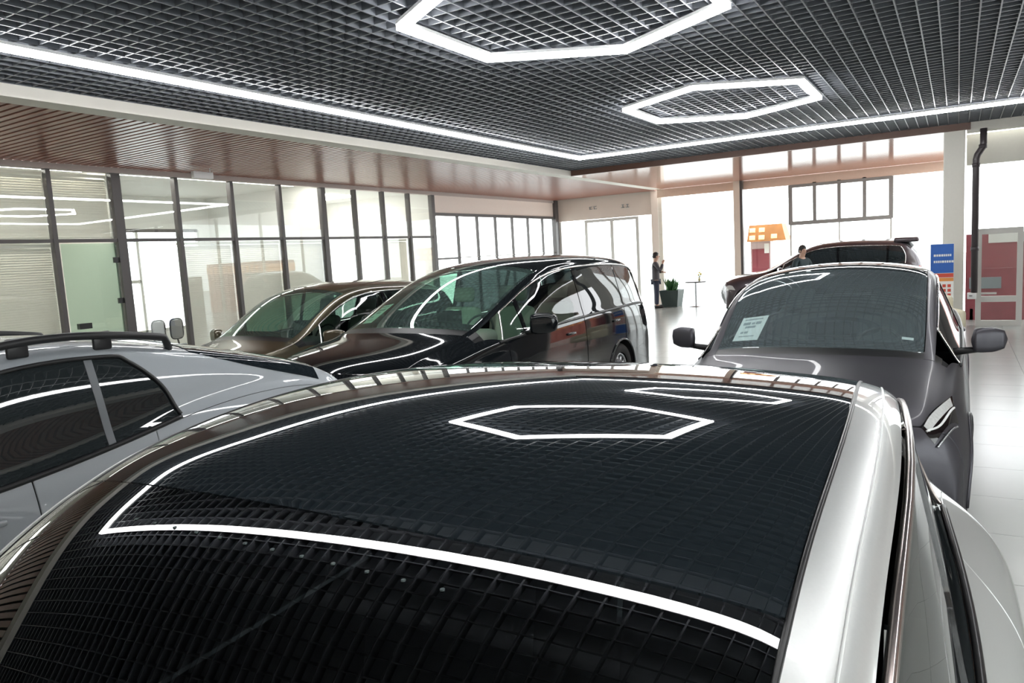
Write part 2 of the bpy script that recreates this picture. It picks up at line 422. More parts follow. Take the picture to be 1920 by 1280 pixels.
# side glazing running towards the viewer, and the wall behind the viewer
wside = tag(D.objects.new('wall_side', None), kind='structure'); COL.objects.link(wside)
MB().b2((XR, YN, 3.5), (XR + 0.2, YB + 0.6, 4.7)).build('head_beam', M['beam'], wside)
MB().b2((XR, YN, 0), (XR + 0.2, YB + 0.6, 0.15)).build('sill_rail', M['beam'], wside)
for y in (-8.6, -6.2, -3.8, -1.4, 1.0, 3.4, 5.0):
    MB().b2((XR, y - 0.06, 0), (XR + 0.12, y + 0.06, 3.5)).build('mullion', M['whiteframe'], wside)
for y0, y1 in ((YN, -6.2), (-6.2, -3.8), (-3.8, -1.4), (-1.4, 1.0), (1.0, 3.4), (3.4, 5.0)):
    MB().b2((XR + 0.05, y0 + .06, 0.15), (XR + 0.062, y1 - .06, 3.5)).build('pane', M['pane'], wside)
MB().b2((XR, 5.0, 0.15), (XR + 0.2, YB + 0.6, 3.5)).build('wall_panel', mat('warm_grey_wall', (.16, .15, .15), .6, noise=.05), wside)
struct(MB().b2((XL - 4.6, YN - 0.2, 0), (XR + 0.2, YN, 4.7)), 'wall_back', M['beige'])
MB().b2((XL - 4.6, YN, 4.62), (XR + 0.2, YN + 0.05, 4.7)).build('trim_3', M['beam'], None, kind='structure')
struct(MB().b2((-60, -40, -0.35), (60, 90, -0.25)), 'ground', mat('pale_paving', (0.55, 0.55, 0.54), 0.8, noise=0.1, scale=0.5))

# ------------------------------------------------------------------ lights
def bar(p, q, wd, h, z):
    p, q = Vector((*p, 0)), Vector((*q, 0)); d = (q - p); L = d.length
    return ((p + q) / 2, L, math.atan2(d.y, d.x))
def light_loop(name, label, pts, wd, z, group=None):
    c = sum((Vector((*p, 0)) for p in pts), Vector()) / len(pts)
    e = empty(name, label, 'light', (c.x, c.y, z), group=group)
    n = len(pts)
    for i in range(n):
        ctr, L, a = bar(pts[i], pts[(i + 1) % n], wd, 0.06, z)
        ctr = ctr - c
        lo = MB().box((ctr.x, ctr.y, 0.012), (L + wd * 0.6, wd, 0.05), rz=a).build('light_tube', M['light'], e)
        MB().box((ctr.x, ctr.y, 0.05), (L + wd * 0.6, wd + 0.012, 0.03), rz=a).build('housing', M['housing'], lo)
    return e
hexes = [(-3.03, 6.13, 'nearer and larger hexagon of light tubes under the dark grid ceiling'),
         (-3.05, 11.40, 'farther and smaller hexagon of light tubes under the dark grid ceiling')]
for x, y, lb in hexes:
    light_loop('hexagon_light', lb, [(x + 1.44 * math.cos(PI / 2 + k * PI / 3), y + 1.44 * math.sin(PI / 2 + k * PI / 3)) for k in range(6)], 0.085, 4.08, 'hexagon lights on the ceiling')
light_loop('light_strip_loop', 'long rectangular loop of white light strip around the grid ceiling',
           [(-7.27, 1.47), (-7.27, 15.25), (1.25, 15.25), (1.25, 1.47)], 0.085, 4.08)

# daylight portals in the openings (sampling only, they give off no light of their own)
def portal(loc, rot, sx, sy):
    l = D.lights.new('daylight_portal', 'AREA'); l.shape = 'RECTANGLE'; l.size = sx; l.size_y = sy
    l.cycles.is_portal = True
    o = D.objects.new('daylight_portal', l); COL.objects.link(o); o.location = loc; o.rotation_euler = rot
portal((XR + 0.3, -2.0, 1.8), (0, PI / 2, 0), 3.6, 14.0)
portal((-4.5, YF + 0.3, 1.9), (-PI / 2, 0, 0), 9.2, 3.8)
portal((1.35, YB + 0.8, 1.7), (-PI / 2, 0, 0), 2.4, 3.4)
portal((XL - 0.3, 21.6, 1.7), (0, -PI / 2, 0), 3.4, 7.8)
portal((-11.3, YW + 0.5, 1.6), (-PI / 2, 0, 0), 3.9, 3.2)
portal((0.3, 21.6, 2.0), (0, PI / 2, 0), 4.0, 6.6)

# ------------------------------------------------------------------ car surfaces
def bs(u):
    return np.stack([(1 - u) ** 3 / 6, (3 * u ** 3 - 6 * u ** 2 + 4) / 6, (-3 * u ** 3 + 3 * u ** 2 + 3 * u + 1) / 6, u ** 3 / 6], -1)

class Surf:
    """uniform cubic B-spline body surface; s runs nose to tail over the stations, t from the roof centre (0) to the sill (10), negative on the other side"""
    def __init__(self, st):
        rows = []
        for (y, zt, wr, zr, wb, zb, wm, zm, ws, zs, k) in st:
            d = zt - zr
            pts = [(0, zt), (.38 * wr, zt - .10 * d), (.76 * wr, zt - .45 * d), (wr, zr),
                   (wr + .16 * (wb - wr), zr + .16 * (zb - zr)), (wr + .52 * (wb - wr) + .006, zr + .5 * (zb - zr)),
                   (wr + .88 * (wb - wr), zr + .88 * (zb - zr)), (wb + .02, zb - .01), (wm, zm), (wm * .99, zm * .45 + zs * .55), (ws, zs)]
            rows.append([(x, y + k * (x / wm) ** 2, z) for x, z in pts])
        c = np.array(rows)                                        # n x 11 x 3
        mir = c[:, 1:2].copy(); mir[..., 0] *= -1
        end = 2 * c[:, -1:] - c[:, -2:-1]
        c = np.concatenate([mir, c, end], 1)
        c = np.concatenate([2 * c[:1] - c[1:2], c, 2 * c[-1:] - c[-2:-1]], 0)
        self.c = c; self.ns = len(st); self.nt = 11
    def _ev(self, s, t):
        s = np.clip(s, 0, self.ns - 1 - 1e-6); sg = np.where(t < 0, -1., 1.); t = np.clip(np.abs(t), 0, self.nt - 1 - 1e-6)
        i = np.floor(s).astype(int); j = np.floor(t).astype(int)
        bu = bs(s - i); bv = bs(t - j)
        out = np.zeros(s.shape + (3,))
        for a in range(4):
            for b in range(4):
                out += (bu[..., a] * bv[..., b])[..., None] * self.c[i + a, j + b]
        out[..., 0] *= sg
        return out
    def nrm(self, s, t):
        e = 0.02
        ds = self._ev(s + e, t) - self._ev(s - e, t); dt = self._ev(s, t + e) - self._ev(s, t - e)
        n = np.cross(dt, ds); L = np.linalg.norm(n, axis=-1, keepdims=True); L[L < 1e-12] = 1
        return n / L
    def ev(self, s, t, off=0.0):
        s = np.asarray(s, float); t = np.asarray(t, float)
        p = self._ev(s, t)
        return p + off * self.nrm(s, t) if off else p

def resample(poly, n):
    P = np.array(poly, float)
    if len(P) == 2: return P[0] + (P[1] - P[0]) * np.linspace(0, 1, n)[:, None]
    # smooth (Catmull-Rom) through the points
    q = np.concatenate([[2 * P[0] - P[1]], P, [2 * P[-1] - P[-2]]]); u = np.linspace(0, len(P) - 1 - 1e-9, n)
    i = u.astype(int); f = (u - i)[:, None]
    a, b, c, d = q[i], q[i + 1], q[i + 2], q[i + 3]
    return 0.5 * ((2 * b) + (c - a) * f + (2 * a - 5 * b + 4 * c - d) * f ** 2 + (-a + 3 * b - 3 * c + d) * f ** 3)

def patch(surf, name, material, parent, top, bot, left=None, right=None, nu=24, nv=12, off=0.0, rim=0.012, mirror=False, cut=None, kind=None, label=None):
    """surface piece between curves given in (s,t); top and bot run along u, left and right along v"""
    T, Bm = resample(top, nu), resample(bot, nu)
    Lc = resample(left if left else [top[0], bot[0]], nv); Rc = resample(right if right else [top[-1], bot[-1]], nv)
    u = np.linspace(0, 1, nu)[:, None, None]; v = np.linspace(0, 1, nv)[None, :, None]
    g = (1 - v) * T[:, None] + v * Bm[:, None] + (1 - u) * Lc[None] + u * Rc[None] - (
        (1 - u) * (1 - v) * T[0] + u * (1 - v) * T[-1] + (1 - u) * v * Bm[0] + u * v * Bm[-1])
    S, Tt = g[..., 0], g[..., 1]
    if mirror: Tt = -Tt
    Pn = surf.nrm(S, Tt); Pp = surf._ev(S, Tt) + off * Pn
    V = Pp.reshape(-1, 3); N = Pn.reshape(-1, 3)
    idx = lambda a, b: a * nv + b
    faces = []
    for a in range(nu - 1):
        for b in range(nv - 1):
            faces.append((idx(a, b), idx(a + 1, b), idx(a + 1, b + 1), idx(a, b + 1)))
    if cut:
        V = V.copy(); keep = []
        ins = np.zeros(len(V), bool); own = np.zeros(len(V), int)
        for ci, (cy, cz, r) in enumerate(cut):
            d = np.hypot(V[:, 1] - cy, V[:, 2] - cz); h = d < r; ins |= h; own[h] = ci
        for f in faces:
            if not all(ins[i] for i in f): keep.append(f)
        for i in np.nonzero(ins)[0]:
            cy, cz, r = cut[own[i]]; dy, dz = V[i, 1] - cy, V[i, 2] - cz; L = math.hypot(dy, dz) or 1
            V[i, 1] = cy + dy / L * r; V[i, 2] = cz + dz / L * r
        faces = keep
    # boundary rim
    Vl = V.tolist(); Nl = N.tolist()
    if rim:
        from collections import Counter
        ec = Counter()
        for f in faces:
            for k in range(4):
                ec[tuple(sorted((f[k], f[(k + 1) % 4])))] += 1
        new = {}
        rimf = []
        for f in faces:
            for k in range(4):
                a, b = f[k], f[(k + 1) % 4]
                if ec[tuple(sorted((a, b)))] == 1:
                    for q in (a, b):
                        if q not in new:
                            new[q] = len(Vl); Vl.append((V[q] - rim * N[q]).tolist()); Nl.append(N[q].tolist())
                    rimf.append((b, a, new[a], new[b]))
        faces = faces + rimf
    # orient faces along the normals
    f0 = faces[len(faces) // 3]
    a, b, c = (np.array(Vl[i]) for i in f0[:3])
    if np.dot(np.cross(b - a, c - a), np.array(Nl[f0[0]])) < 0: faces = [f[::-1] for f in faces]
    me = D.meshes.new(name); me.from_pydata(Vl, [], faces); me.update()
    me.polygons.foreach_set('use_smooth', [True] * len(me.polygons))
    me.normals_split_custom_set_from_vertices(Nl)
    me.materials.append(material)
    o = D.objects.new(name, me); COL.objects.link(o); o.parent = parent
    tag(o, kind=kind, label=label)
    return o

def surf_tube(surf, name, material, parent, path, r, off=0.0, mirror=False, n=60, seg=6):
    g = resample(path, n); t = -g[:, 1] if mirror else g[:, 1]
    p = surf.ev(g[:, 0], t, off if off else 1e-6)
    return MB().tube(p.tolist(), r, seg).build(name, material, parent, smooth=True)

def find_s(surf, y, t=8.0, lo=2.0, hi=None):
    s = np.linspace(lo, hi if hi else surf.ns - 3, 600)
    p = surf._ev(s, np.full_like(s, t))
    return float(s[np.argmin(abs(p[:, 1] - y))])

def wheel(parent, x, y, z, r, side):
    wd = 0.235
    prof = [(r * .66, -wd / 2 + .01), (r * .72, -wd / 2), (r * .93, -wd / 2), (r * .99, -wd / 2 + .03), (r, -wd / 4), (r, wd / 4), (r * .99, wd / 2 - .03), (r * .93, wd / 2), (r * .72, wd / 2), (r * .66, wd / 2 - .01)]
    ty = MB().lathe(prof, 40, (0, 0, 0), 'X').build('wheel', M['rubber'], parent, smooth=True)
    ty.location = (x, y, z)
    o = side * (wd / 2 - .03)
    MB().lathe([(r * .66, o - side * .15), (r * .66, o), (r * .60, o + side * .012), (r * .585, o - side * .02), (r * .58, o - side * .1), (0.02, o - side * .1)], 40, (0, 0, 0), 'X').build('rim', M['alloy'], ty, smooth=True)
    mb = MB()
    for k in range(10):
        a = 2 * PI * k / 10
        for da in (-.09, .09):
            p0 = (o - side * .005, math.cos(a) * r * .12, math.sin(a) * r * .12); p1 = (o - side * .015, math.cos(a + da) * r * .6, math.sin(a + da) * r * .6)
            mb.tube([p0, p1], [.022, .014], 5)
    mb.lathe([(0, o + side * .01), (r * .13, o + side * .005), (r * .16, o - side * .03)], 16, (0, 0, 0), 'X')
    mb.build('spokes', M['alloy'], ty, smooth=True)
    return ty

def mirror(parent, x, y, z, side, paint, sc_=1.0, back=1):
    """door mirror; x is the glass-side root on the door"""
    e = MB()
    # shell: rounded, tapering outward
    n, k = 20, 12
    vs_, fs = [], []
    for i in range(k + 1):
        f = i / k; X = side * (0.06 + 0.26 * f) * sc_
        hz = 0.105 * (math.sin(min(1, f * 1.2 + .62) * PI * .5)) * (1 - 0.38 * (max(0, f - .55) / .45) ** 1.5) * sc_ * (0.15 if i in (0, k) else 1)
        hy = 0.075 * (1 - .45 * f) * sc_ * (0.15 if i in (0, k) else 1)
        for j in range(n):
            a = 2 * PI * j / n; ca, sa = math.cos(a), math.sin(a)
            q = 0.55
            vs_.append((x + X, y + 0.07 * f * sc_ + hy * math.copysign(abs(ca) ** q, ca), z + (0.004 * f) + hz * math.copysign(abs(sa) ** q, sa)))
    for i in range(k):
        for j in range(n):
            j2 = (j + 1) % n
            fs.append((i * n + j, i * n + j2, (i + 1) * n + j2, (i + 1) * n + j))
    fs.append(tuple(range(n))[::-1]); fs.append(tuple(k * n + j for j in range(n)))
    e.add(vs_, fs)
    o = e.build('wing_mirror', paint, parent, smooth=True)
    MB().tube([(x - side * .06, y + .0, z - .10 * sc_), (x + side * .05, y + .01, z - .085 * sc_), (x + side * .15 * sc_, y + .02, z - .075 * sc_)], [.028, .024, .02], 8).build('mirror_arm', M['black'], o, smooth=True)
    return o

def seat(parent, x, y, z, material, h=0.62):
    R = np.array(Matrix.Rotation(-0.22, 3, 'X'))
    mb = MB().rbox((x, y - .02, z), (.50, .52, .17), .06).rbox((x, y + .30, z + .08 + h / 2), (.50, .15, h), .06, M3=R)
    mb.rbox((x, y + .42, z + h + .22), (.27, .11, .18), .045, M3=R)
    return mb.build('seat', material, parent, smooth=True)

def car(name, label, loc, rz, st, paint, P):
    """builds a whole car; P holds the (s,t) layout and finishes"""
    root = empty(name, label, P.get('cat', 'car'), loc, rz)
    S = Surf(st); n = S.ns
    sc_, sh, sr = P['cowl'], P['header'], P['roof_end']
    sg = P['glass_end']; tl = P['tail']
    te = P.get('tr', 2.4)                                   # roof glass half-width in t
    wy0, wy1, wr_, wz = P['wheels']                         # front y, rear y, radius, centre height
    cut = [(wy0, wz, wr_ + .055), (wy1, wz, wr_ + .055)]
    gw, gr = P['g_front'], P['g_rear']
    trim = P.get('trim', M['black'])
    # underlay (dark, shows in the shut lines)
    patch(S, 'inner_shell', M['liner'], root, [(0.2, -9.6), (sc_ + .1, -9.6)], [(0.2, 9.6), (sc_ + .1, 9.6)], nu=50, nv=60, off=-.016, rim=0, cut=cut)
    for mi in (False, True):
        patch(S, 'inner_shell', M['liner'], root, [(sc_, 6.7), (tl + 1.2, 6.7)], [(sc_, 9.6), (tl + 1.2, 9.6)], nu=90, nv=16, off=-.016, rim=0, cut=cut, mirror=mi)
    patch(S, 'inner_shell', M['liner'], root, [(sg - .1, -6.7), (n - 1.1, -6.7)], [(sg - .1, 6.7), (n - 1.1, 6.7)], nu=26, nv=50, off=-.016, rim=0)
    MB().rbox((0, 0, .24), (1.56, st[-1][0] - st[0][0] - .5, .08), .03, n=1).build('floor_pan', M['liner'], root)
    # nose
    patch(S, 'bumper', paint, root, [(0.02, -9.95), (2.6, -9.95)], [(0.02, 9.95), (2.6, 9.95)], nu=24, nv=90, cut=cut)
    patch(S, 'grille', M['black'], root, [(.55, -4.4), (1.25, -4.8)], [(.55, 4.4), (1.25, 4.8)], nu=8, nv=40, off=.004)
    hw = P.get('hood_t', 5.2)
    patch(S, 'hood', paint, root, [(2.66, -hw), (sc_ - .28, -hw)], [(2.66, hw), (sc_ - .28, hw)], nu=50, nv=60, off=.001)
    patch(S, 'cowl', M['black'], root, [(sc_ - .25, -4.6), (sc_ + .06, -4.6)], [(sc_ - .25, 4.6), (sc_ + .06, 4.6)], nu=8, nv=50, off=-.004)
    ds = P['doors']                                          # shut-line stations: front, middle, rear
    for mi in (False, True):
        patch(S, 'fender', paint, root, [(2.66, hw + .04), (sc_ - .28, hw + .04), (ds[0], 6.72)], [(2.66, 9.95), (sc_ - .28, 9.95), (ds[0], 9.95)], nu=66, nv=40, mirror=mi, cut=cut)
        patch(S, 'door', paint, root, [(ds[0] + .03, 6.72), (ds[1], 6.72)], [(ds[0] + .03, 9.5), (ds[1], 9.5)], nu=50, nv=24, mirror=mi, cut=cut)
        patch(S, 'door', paint, root, [(ds[1] + .03, 6.72), (ds[2], 6.72)], [(ds[1] + .03, 9.5), (ds[2] - .1, 9.5)], nu=40, nv=24, mirror=mi, cut=cut)
        patch(S, 'quarter_panel', paint, root, [(ds[2] + .03, 6.72), (tl, 6.72)], [(ds[2] - .07, 9.95), (tl, 9.95)], nu=60, nv=36, mirror=mi, cut=cut)
        patch(S, 'sill', trim if P.get('dark_sill') else paint, root, [(ds[0], 9.52), (ds[2] - .07, 9.52)], [(ds[0], 9.98), (ds[2] - .07, 9.98)], nu=50, nv=6, mirror=mi, cut=cut)
        # roof side with the pillars at both ends
        t0, t1 = te + .05, P.get('wtop', 3.62) - .18
        WT = t1 + .18
        patch(S, 'roof_rail_panel', P.get('pillar_paint', paint), root, [(sc_ - .25, te + .05), (sh, t0), (sr, t0), (sg, te + .05)],
              [(sc_ - .25, t1 + .16), (sh, t1), (sr, t1), (sg, t1)], nu=110, nv=10, mirror=mi)
        # rear pillar (C or D) between side glass and rear glass
        wb, wt = gr
        patch(S, 'rear_pillar', P.get('pillar_paint', paint), root, [(wt + .05, t1 + .03), (sg, t1 + .03)], [(wb + .06, 6.69), (tl, 6.69)], left=[(wt + .05, t1 + .03), ((wt + wb) / 2 + P.get('tip_bulge', .25) + .05, 5.0), (wb + .06, 6.69)], nu=40, nv=24, mirror=mi)
        # side glass in panes, front edge along the windscreen pillar
        fb, ft = gw
        cuts = P['pane_cuts']
        edges_t = [ft] + cuts + [wt]; edges_b = [fb] + cuts + [wb]
        for q in range(len(edges_t) - 1):
            a_t, b_t = edges_t[q] + (.03 if q else 0), edges_t[q + 1] - (.03 if q < len(edges_t) - 2 else 0)
            a_b, b_b = edges_b[q] + (.03 if q else 0), edges_b[q + 1] - (.03 if q < len(edges_t) - 2 else 0)
            gmat = P['side_glass'][min(q, len(P['side_glass']) - 1)]
            Lf = [(a_t, WT), ((a_t + a_b) / 2, 5.0), (a_b, 6.5)]
            Rt = [(b_t, WT), ((b_t + b_b) / 2 + (P.get('tip_bulge', .25) if q == len(edges_t) - 2 else 0), 5.0), (b_b, 6.5)]
            patch(S, 'side_window', gmat, root, [(a_t, WT), (b_t, WT)], [(a_b, 6.5), (b_b, 6.5)], Lf, Rt, nu=30, nv=18, off=-.004, rim=.004, mirror=mi)
        for c in cuts:
            patch(S, 'window_post', P.get('post_mat', M['gloss']), root, [(c - .06, t1 + .06), (c + .06, t1 + .06)], [(c - .06, 6.6), (c + .06, 6.6)], nu=5, nv=16, off=.001, mirror=mi)
        # window surround
        rp = resample([(wt, WT), ((wt + wb) / 2 + P.get('tip_bulge', .25), 5.0), (wb, 6.5)], 12) + np.array([.03, 0])
        fp = resample([(ft, WT), ((ft + fb) / 2, 5.0), (fb, 6.5)], 8)[::-1] - np.array([.03, 0])
        tp = [(ft * (1 - q) + wt * q, WT - .03) for q in (.06, .3, .6, .85, .96)]
        path = [tuple(q) for q in fp] + tp + [tuple(q) for q in rp]
        surf_tube(S, 'window_trim', P.get('trim_top', M['chrome']), root, path, P.get('trim_r', .011), .004, mi, n=110)
        surf_tube(S, 'belt_trim', P.get('trim_belt', M['black']), root, [(fb - .12, 6.62), (wb + .02, 6.62)], P.get('belt_r', .014), .004, mi, n=80)
        if P.get('handles', True):
            for s_, in ((ds[1] - .75,), (ds[2] - .55,)):
                p = S.ev(np.array([s_]), np.array([-7.35 if mi else 7.35]), .012)[0]
                MB().rbox(p.tolist(), (.022, .2, .028), .01, n=2).build('door_handle', P.get('handle_mat', paint), root, smooth=True)
    # windscreen, roof, rear glass
    rte = P.get('rear_te', (te, te))
    patch(S, 'windshield', P['ws_glass'], root, [(sc_ + .02, -te), (sh, -te)], [(sc_ + .02, te), (sh, te)], nu=44, nv=48, off=.001 if P.get('flush') else -.002, rim=.006,
          left=[(sc_ + .02, -te), (sc_ + .02, 0), (sc_ + .02, te)], right=[(sh, -te), (sh, 0), (sh, te)])
    if P.get('frit', True):
        for a, b in (((sc_ + .03, -te), (sc_ + .28, -te)), ((sh - .22, -te), (sh - .005, -te))):
            patch(S, 'glass_border', M['gloss'], root, [a, b], [(a[0], te), (b[0], te)], nu=6, nv=40, off=-.006, rim=0)
        for sg_ in (-1, 1):
            patch(S, 'glass_border', M['gloss'], root, [(sc_ + .05, sg_ * (te - .14)), (sh - .02, sg_ * (te - .14))], [(sc_ + .05, sg_ * te), (sh - .02, sg_ * te)], nu=30, nv=4, off=-.006, rim=0)
    rg = P.get('roof_mat', paint)
    patch(S, 'roof_panel', rg, root, [(sh + .03, -te), (sr, -te)], [(sh + .03, te), (sr, te)], nu=90, nv=70)
    patch(S, 'rear_window', P['rear_glass'], root, [(sr + .03, -rte[0]), (sg - .03, -rte[1])], [(sr + .03, rte[0]), (sg - .03, rte[1])], nu=30, nv=40, off=.004 if 'rear_te' in P else -.001, rim=.006)
    # tail
    patch(S, 'tailgate', paint, root, [(sg, -6.65), (tl + .7, -6.65)], [(sg, 6.65), (tl + .7, 6.65)], nu=36, nv=60)
    patch(S, 'bumper', paint, root, [(tl + .73, -9.95), (n - 1.03, -9.95)], [(tl + .73, 9.95), (n - 1.03, 9.95)], nu=24, nv=80, cut=cut)
    for mi in (False, True):
        patch(S, 'quarter_panel', paint, root, [(tl + .02, 6.68), (tl + .71, 6.68)], [(tl + .02, 9.95), (tl + .71, 9.95)], nu=14, nv=30, mirror=mi, cut=cut)
        patch(S, 'tail_light', mat('tail_lamp_red', (0.35, 0.01, 0.015), .08, coat=.6, noise=.1), root, [(tl - .05, 5.2), (tl + .35, 4.6)], [(tl - .05, 7.6), (tl + .35, 7.6)], nu=10, nv=16, off=.006, mirror=mi)
        if P.get('headlight', True):
            hl = P.get('hl', [(1.9, 5.9), (3.1, 7.3), (2.0, 7.3), (3.3, 7.9)])
            patch(S, 'headlight', P.get('hl_mat', mat('headlight_lens', (.55, .56, .55), .12, coat=.8, noise=.25, scale=60)), root, [hl[0], hl[1]], [hl[2], hl[3]], nu=18, nv=8, off=.006, mirror=mi)
    # arches, wells, wheels
    tw = st[8][6]
    for cy in (wy0, wy1):
        s_c = find_s(S, cy, 9.0, 2.3, n - 2)
        xo = float(abs(S.ev(np.array([s_c]), np.array([9.0]))[0, 0]))
        for sd in (-1, 1):
            R_ = wr_ + .055; arc = [(a, ) for a in np.linspace(-.15, PI + .15, 26)]
            wl_ = MB()
            vv, ff = [], []
            for i, (a,) in enumerate(arc):
                yy, zz = cy + R_ * math.cos(a), wz + R_ * math.sin(a)
                vv += [(sd * (xo - .015), yy, zz), (sd * (xo - .36), yy, zz)]
            for i in range(len(arc) - 1): ff.append((2 * i, 2 * i + 1, 2 * i + 3, 2 * i + 2))
            k = len(vv); vv.append((sd * (xo - .36), cy, wz))
            for i in range(len(arc) - 1): ff.append((2 * i + 1, k, 2 * i + 3))
            wl_.add(vv, ff).build('wheel_well', M['liner'], root)
            if P.get('arch', True):
                pts = []
                for (a,) in arc:
                    yy, zz = cy + R_ * math.cos(a), max(.2, wz + R_ * math.sin(a))
                    ss = find_s(S, yy, 9.0, 1.2, n - 1.2)
                    tt = np.linspace(6.7, 10, 120); pp = S._ev(np.full_like(tt, ss), tt)
                    xx = float(pp[np.argmin(abs(pp[:, 2] - zz)), 0])
                    pts.append((sd * (xx + .002), yy, zz))
                MB().tube(pts, .016, 6).build('arch_trim', P.get('arch_mat', paint), root, smooth=True)
            wheel(root, sd * (xo - .135), cy, wz, wr_, sd)
    # mirrors
    mx, myy, mz = P['mirror']
    for sd in (-1, 1): mirror(root, sd * mx, myy, mz, sd, P.get('mirror_paint', paint), P.get('mirror_scale', 1.0))
    # cabin
    y0 = float(S.ev(np.array([sc_]), np.array([0.]))[0, 1]); zc_ = float(S.ev(np.array([sc_]), np.array([0.]))[0, 2])
    im = P.get('seat_mat', M['dash']); dm = P.get('dash_mat', M['dash'])
    MB().rbox((0, y0 + .50, zc_ - .20), (1.42, .66, .22), .08).build('dashboard', dm, root, smooth=True)
    for x in (-.38, .38):
        seat(root, x, y0 + 1.35, .62, im, P.get('seat_h', .62)); seat(root, x, y0 + P.get('rear_seat', (2.1, .5))[0], .60, im, P.get('rear_seat', (2.1, .5))[1])
    sw = MB(); ring = [(.38 + .18 * math.cos(a), y0 + .92 + .07 * math.sin(a), zc_ - .13 + .165 * math.sin(a)) for a in np.linspace(0, 2 * PI, 25)]
    sw.tube(ring, .014, 6); sw.tube([(.2, y0 + .92, zc_ - .13), (.56, y0 + .92, zc_ - .13)], .018, 6); sw.tube([(.38, y0 + .92, zc_ - .13), (.38, y0 + .65, zc_ - .2)], .03, 6)
    sw.build('steering_wheel', M['black'], root, smooth=True)
    MB().rbox((0, y0 + .9, zc_ + .0), (.34, .02, .2), .008, n=1).build('screen', M['gloss'], root)
    return root, S

DK = glass('privacy_glass', (.035, .04, .045), 1.6, haze=.035)
TI = glass('tinted_glass', (.30, .40, .36), 1.55)
GR = glass('green_windscreen', (.46, .70, .56), 1.55, haze=.07, hcol=(.42, .62, .58))
SM = glass('smoked_windscreen', (.74, .84, .84), 1.6, haze=.13)
RG = M['roofglass']

def car_paint(name, col, metal=.5, rough=.32, coat=1.0):
    return mat(name, col, rough=rough, metal=metal, coat=coat, noise=.04, scale=250)

# ---- silver foreground car
SILVER = [
    (-2.20, .32, .72, .31, .80, .30, .84, .29, .85, .24, .30),
    (-2.28, .52, .70, .49, .80, .46, .86, .42, .87, .27, .35),
    (-2.26, .76, .68, .72, .80, .68, .88, .58, .88, .27, .35),
    (-2.12, .90, .67, .87, .80, .82, .90, .68, .90, .26, .32),
    (-1.82, .99, .67, .96, .81, .91, .92, .72, .91, .24, .26),
    (-1.55, 1.05, .68, 1.02, .82, .96, .93, .74, .91, .24, .20),
    (-1.32, 1.10, .69, 1.06, .82, .98, .93, .74, .91, .24, .26),
    (-.96, 1.350, .695, 1.285, .83, 1.00, .93, .75, .91, .24, .17),
    (-.588, 1.590, .73, 1.534, .84, 1.01, .93, .76, .91, .24, .11),
    (-.408, 1.660, .73, 1.604, .84, 1.015, .93, .765, .91, .24, .088),
    (-.278, 1.702, .73, 1.646, .84, 1.02, .93, .77, .91, .24, .070),
    (.02, 1.739, .73, 1.685, .84, 1.03, .93, .78, .91, .24, .05),
    (.37, 1.738, .708, 1.690, .83, 1.05, .93, .80, .91, .24, .02),
    (.72, 1.707, .677, 1.667, .82, 1.07, .965, .85, .93, .24, .0),
    (1.07, 1.630, .645, 1.589, .79, 1.10, .985, .88, .94, .24, -.02),
    (1.42, 1.530, .613, 1.488, .75, 1.12, .99, .91, .94, .24, -.04),
    (1.77, 1.40, .57, 1.352, .72, 1.11, .985, .92, .94, .24, -.08),
    (2.05, 1.24, .58, 1.19, .73, 1.06, .965, .90, .93, .26, -.14),
    (2.22, 1.04, .64, 1.01, .76, .93, .90, .78, .90, .28, -.20),
    (2.26, .72, .68, .69, .78, .65, .88, .58, .88, .28, -.20),
    (2.18, .37, .68, .36, .76, .35, .84, .33, .85, .29, -.15),
]
silver_paint = car_paint('silver_paint', (.60, .61, .60), metal=.45, rough=.35)
car_s, S1 = car('hatchback_car', 'silver car with black glass roof filling the foreground', (-.785, 1.12, 0), 0, SILVER, silver_paint, dict(
    cowl=6.0, header=9.0, roof_end=14.2, glass_end=16.8, tail=17.6, tr=2.5, wheels=(-1.36, 1.34, .36, .36), handles=False, trim_r=.007, belt_r=.011, wtop=3.4, seat_h=.58, rear_seat=(1.9, .46),
    g_front=(6.6, 6.95), g_rear=(15.4, 14.5), doors=(6.5, 11.9, 14.4), pane_cuts=[12.0], side_glass=[DK], rear_glass=RG, ws_glass=glass('dark_windscreen', (.035, .045, .05), 1.6),
    roof_mat=RG, flush=True, frit=False, trim_top=M['coppertrim'], trim_belt=M['black'], mirror=(.88, -.90, 1.08), post_mat=M['gloss'], handle_mat=silver_paint))
for mi in (False, True):
    surf_tube(S1, 'roof_seam', mat('pale_seam', (.78, .79, .78), .3, noise=.03), car_s, [(7.2, 2.85), (9, 2.88), (11.5, 2.88), (13.0, 2.88), (15.4, 2.82)], .0022, .0, mi, n=90)
    surf_tube(S1, 'roof_glass_seal', M['black'], car_s, [(6.1, 2.53), (9, 2.53), (11, 2.53), (13.0, 2.53), (16.7, 2.53)], .0045, -.002, mi, n=120)

dotm = mat('frit_dot_grey', (.05, .07, .07), .6, noise=.05)
for k in range(12):
    p = S1.ev(np.array([8.58]), np.array([-1.2 + k * .2]), .0015)[0]
    MB().lathe([(0, .0008), (.003, .0008), (.0034, -.001)], 8, p.tolist()).build('frit_dot', dotm, car_s)

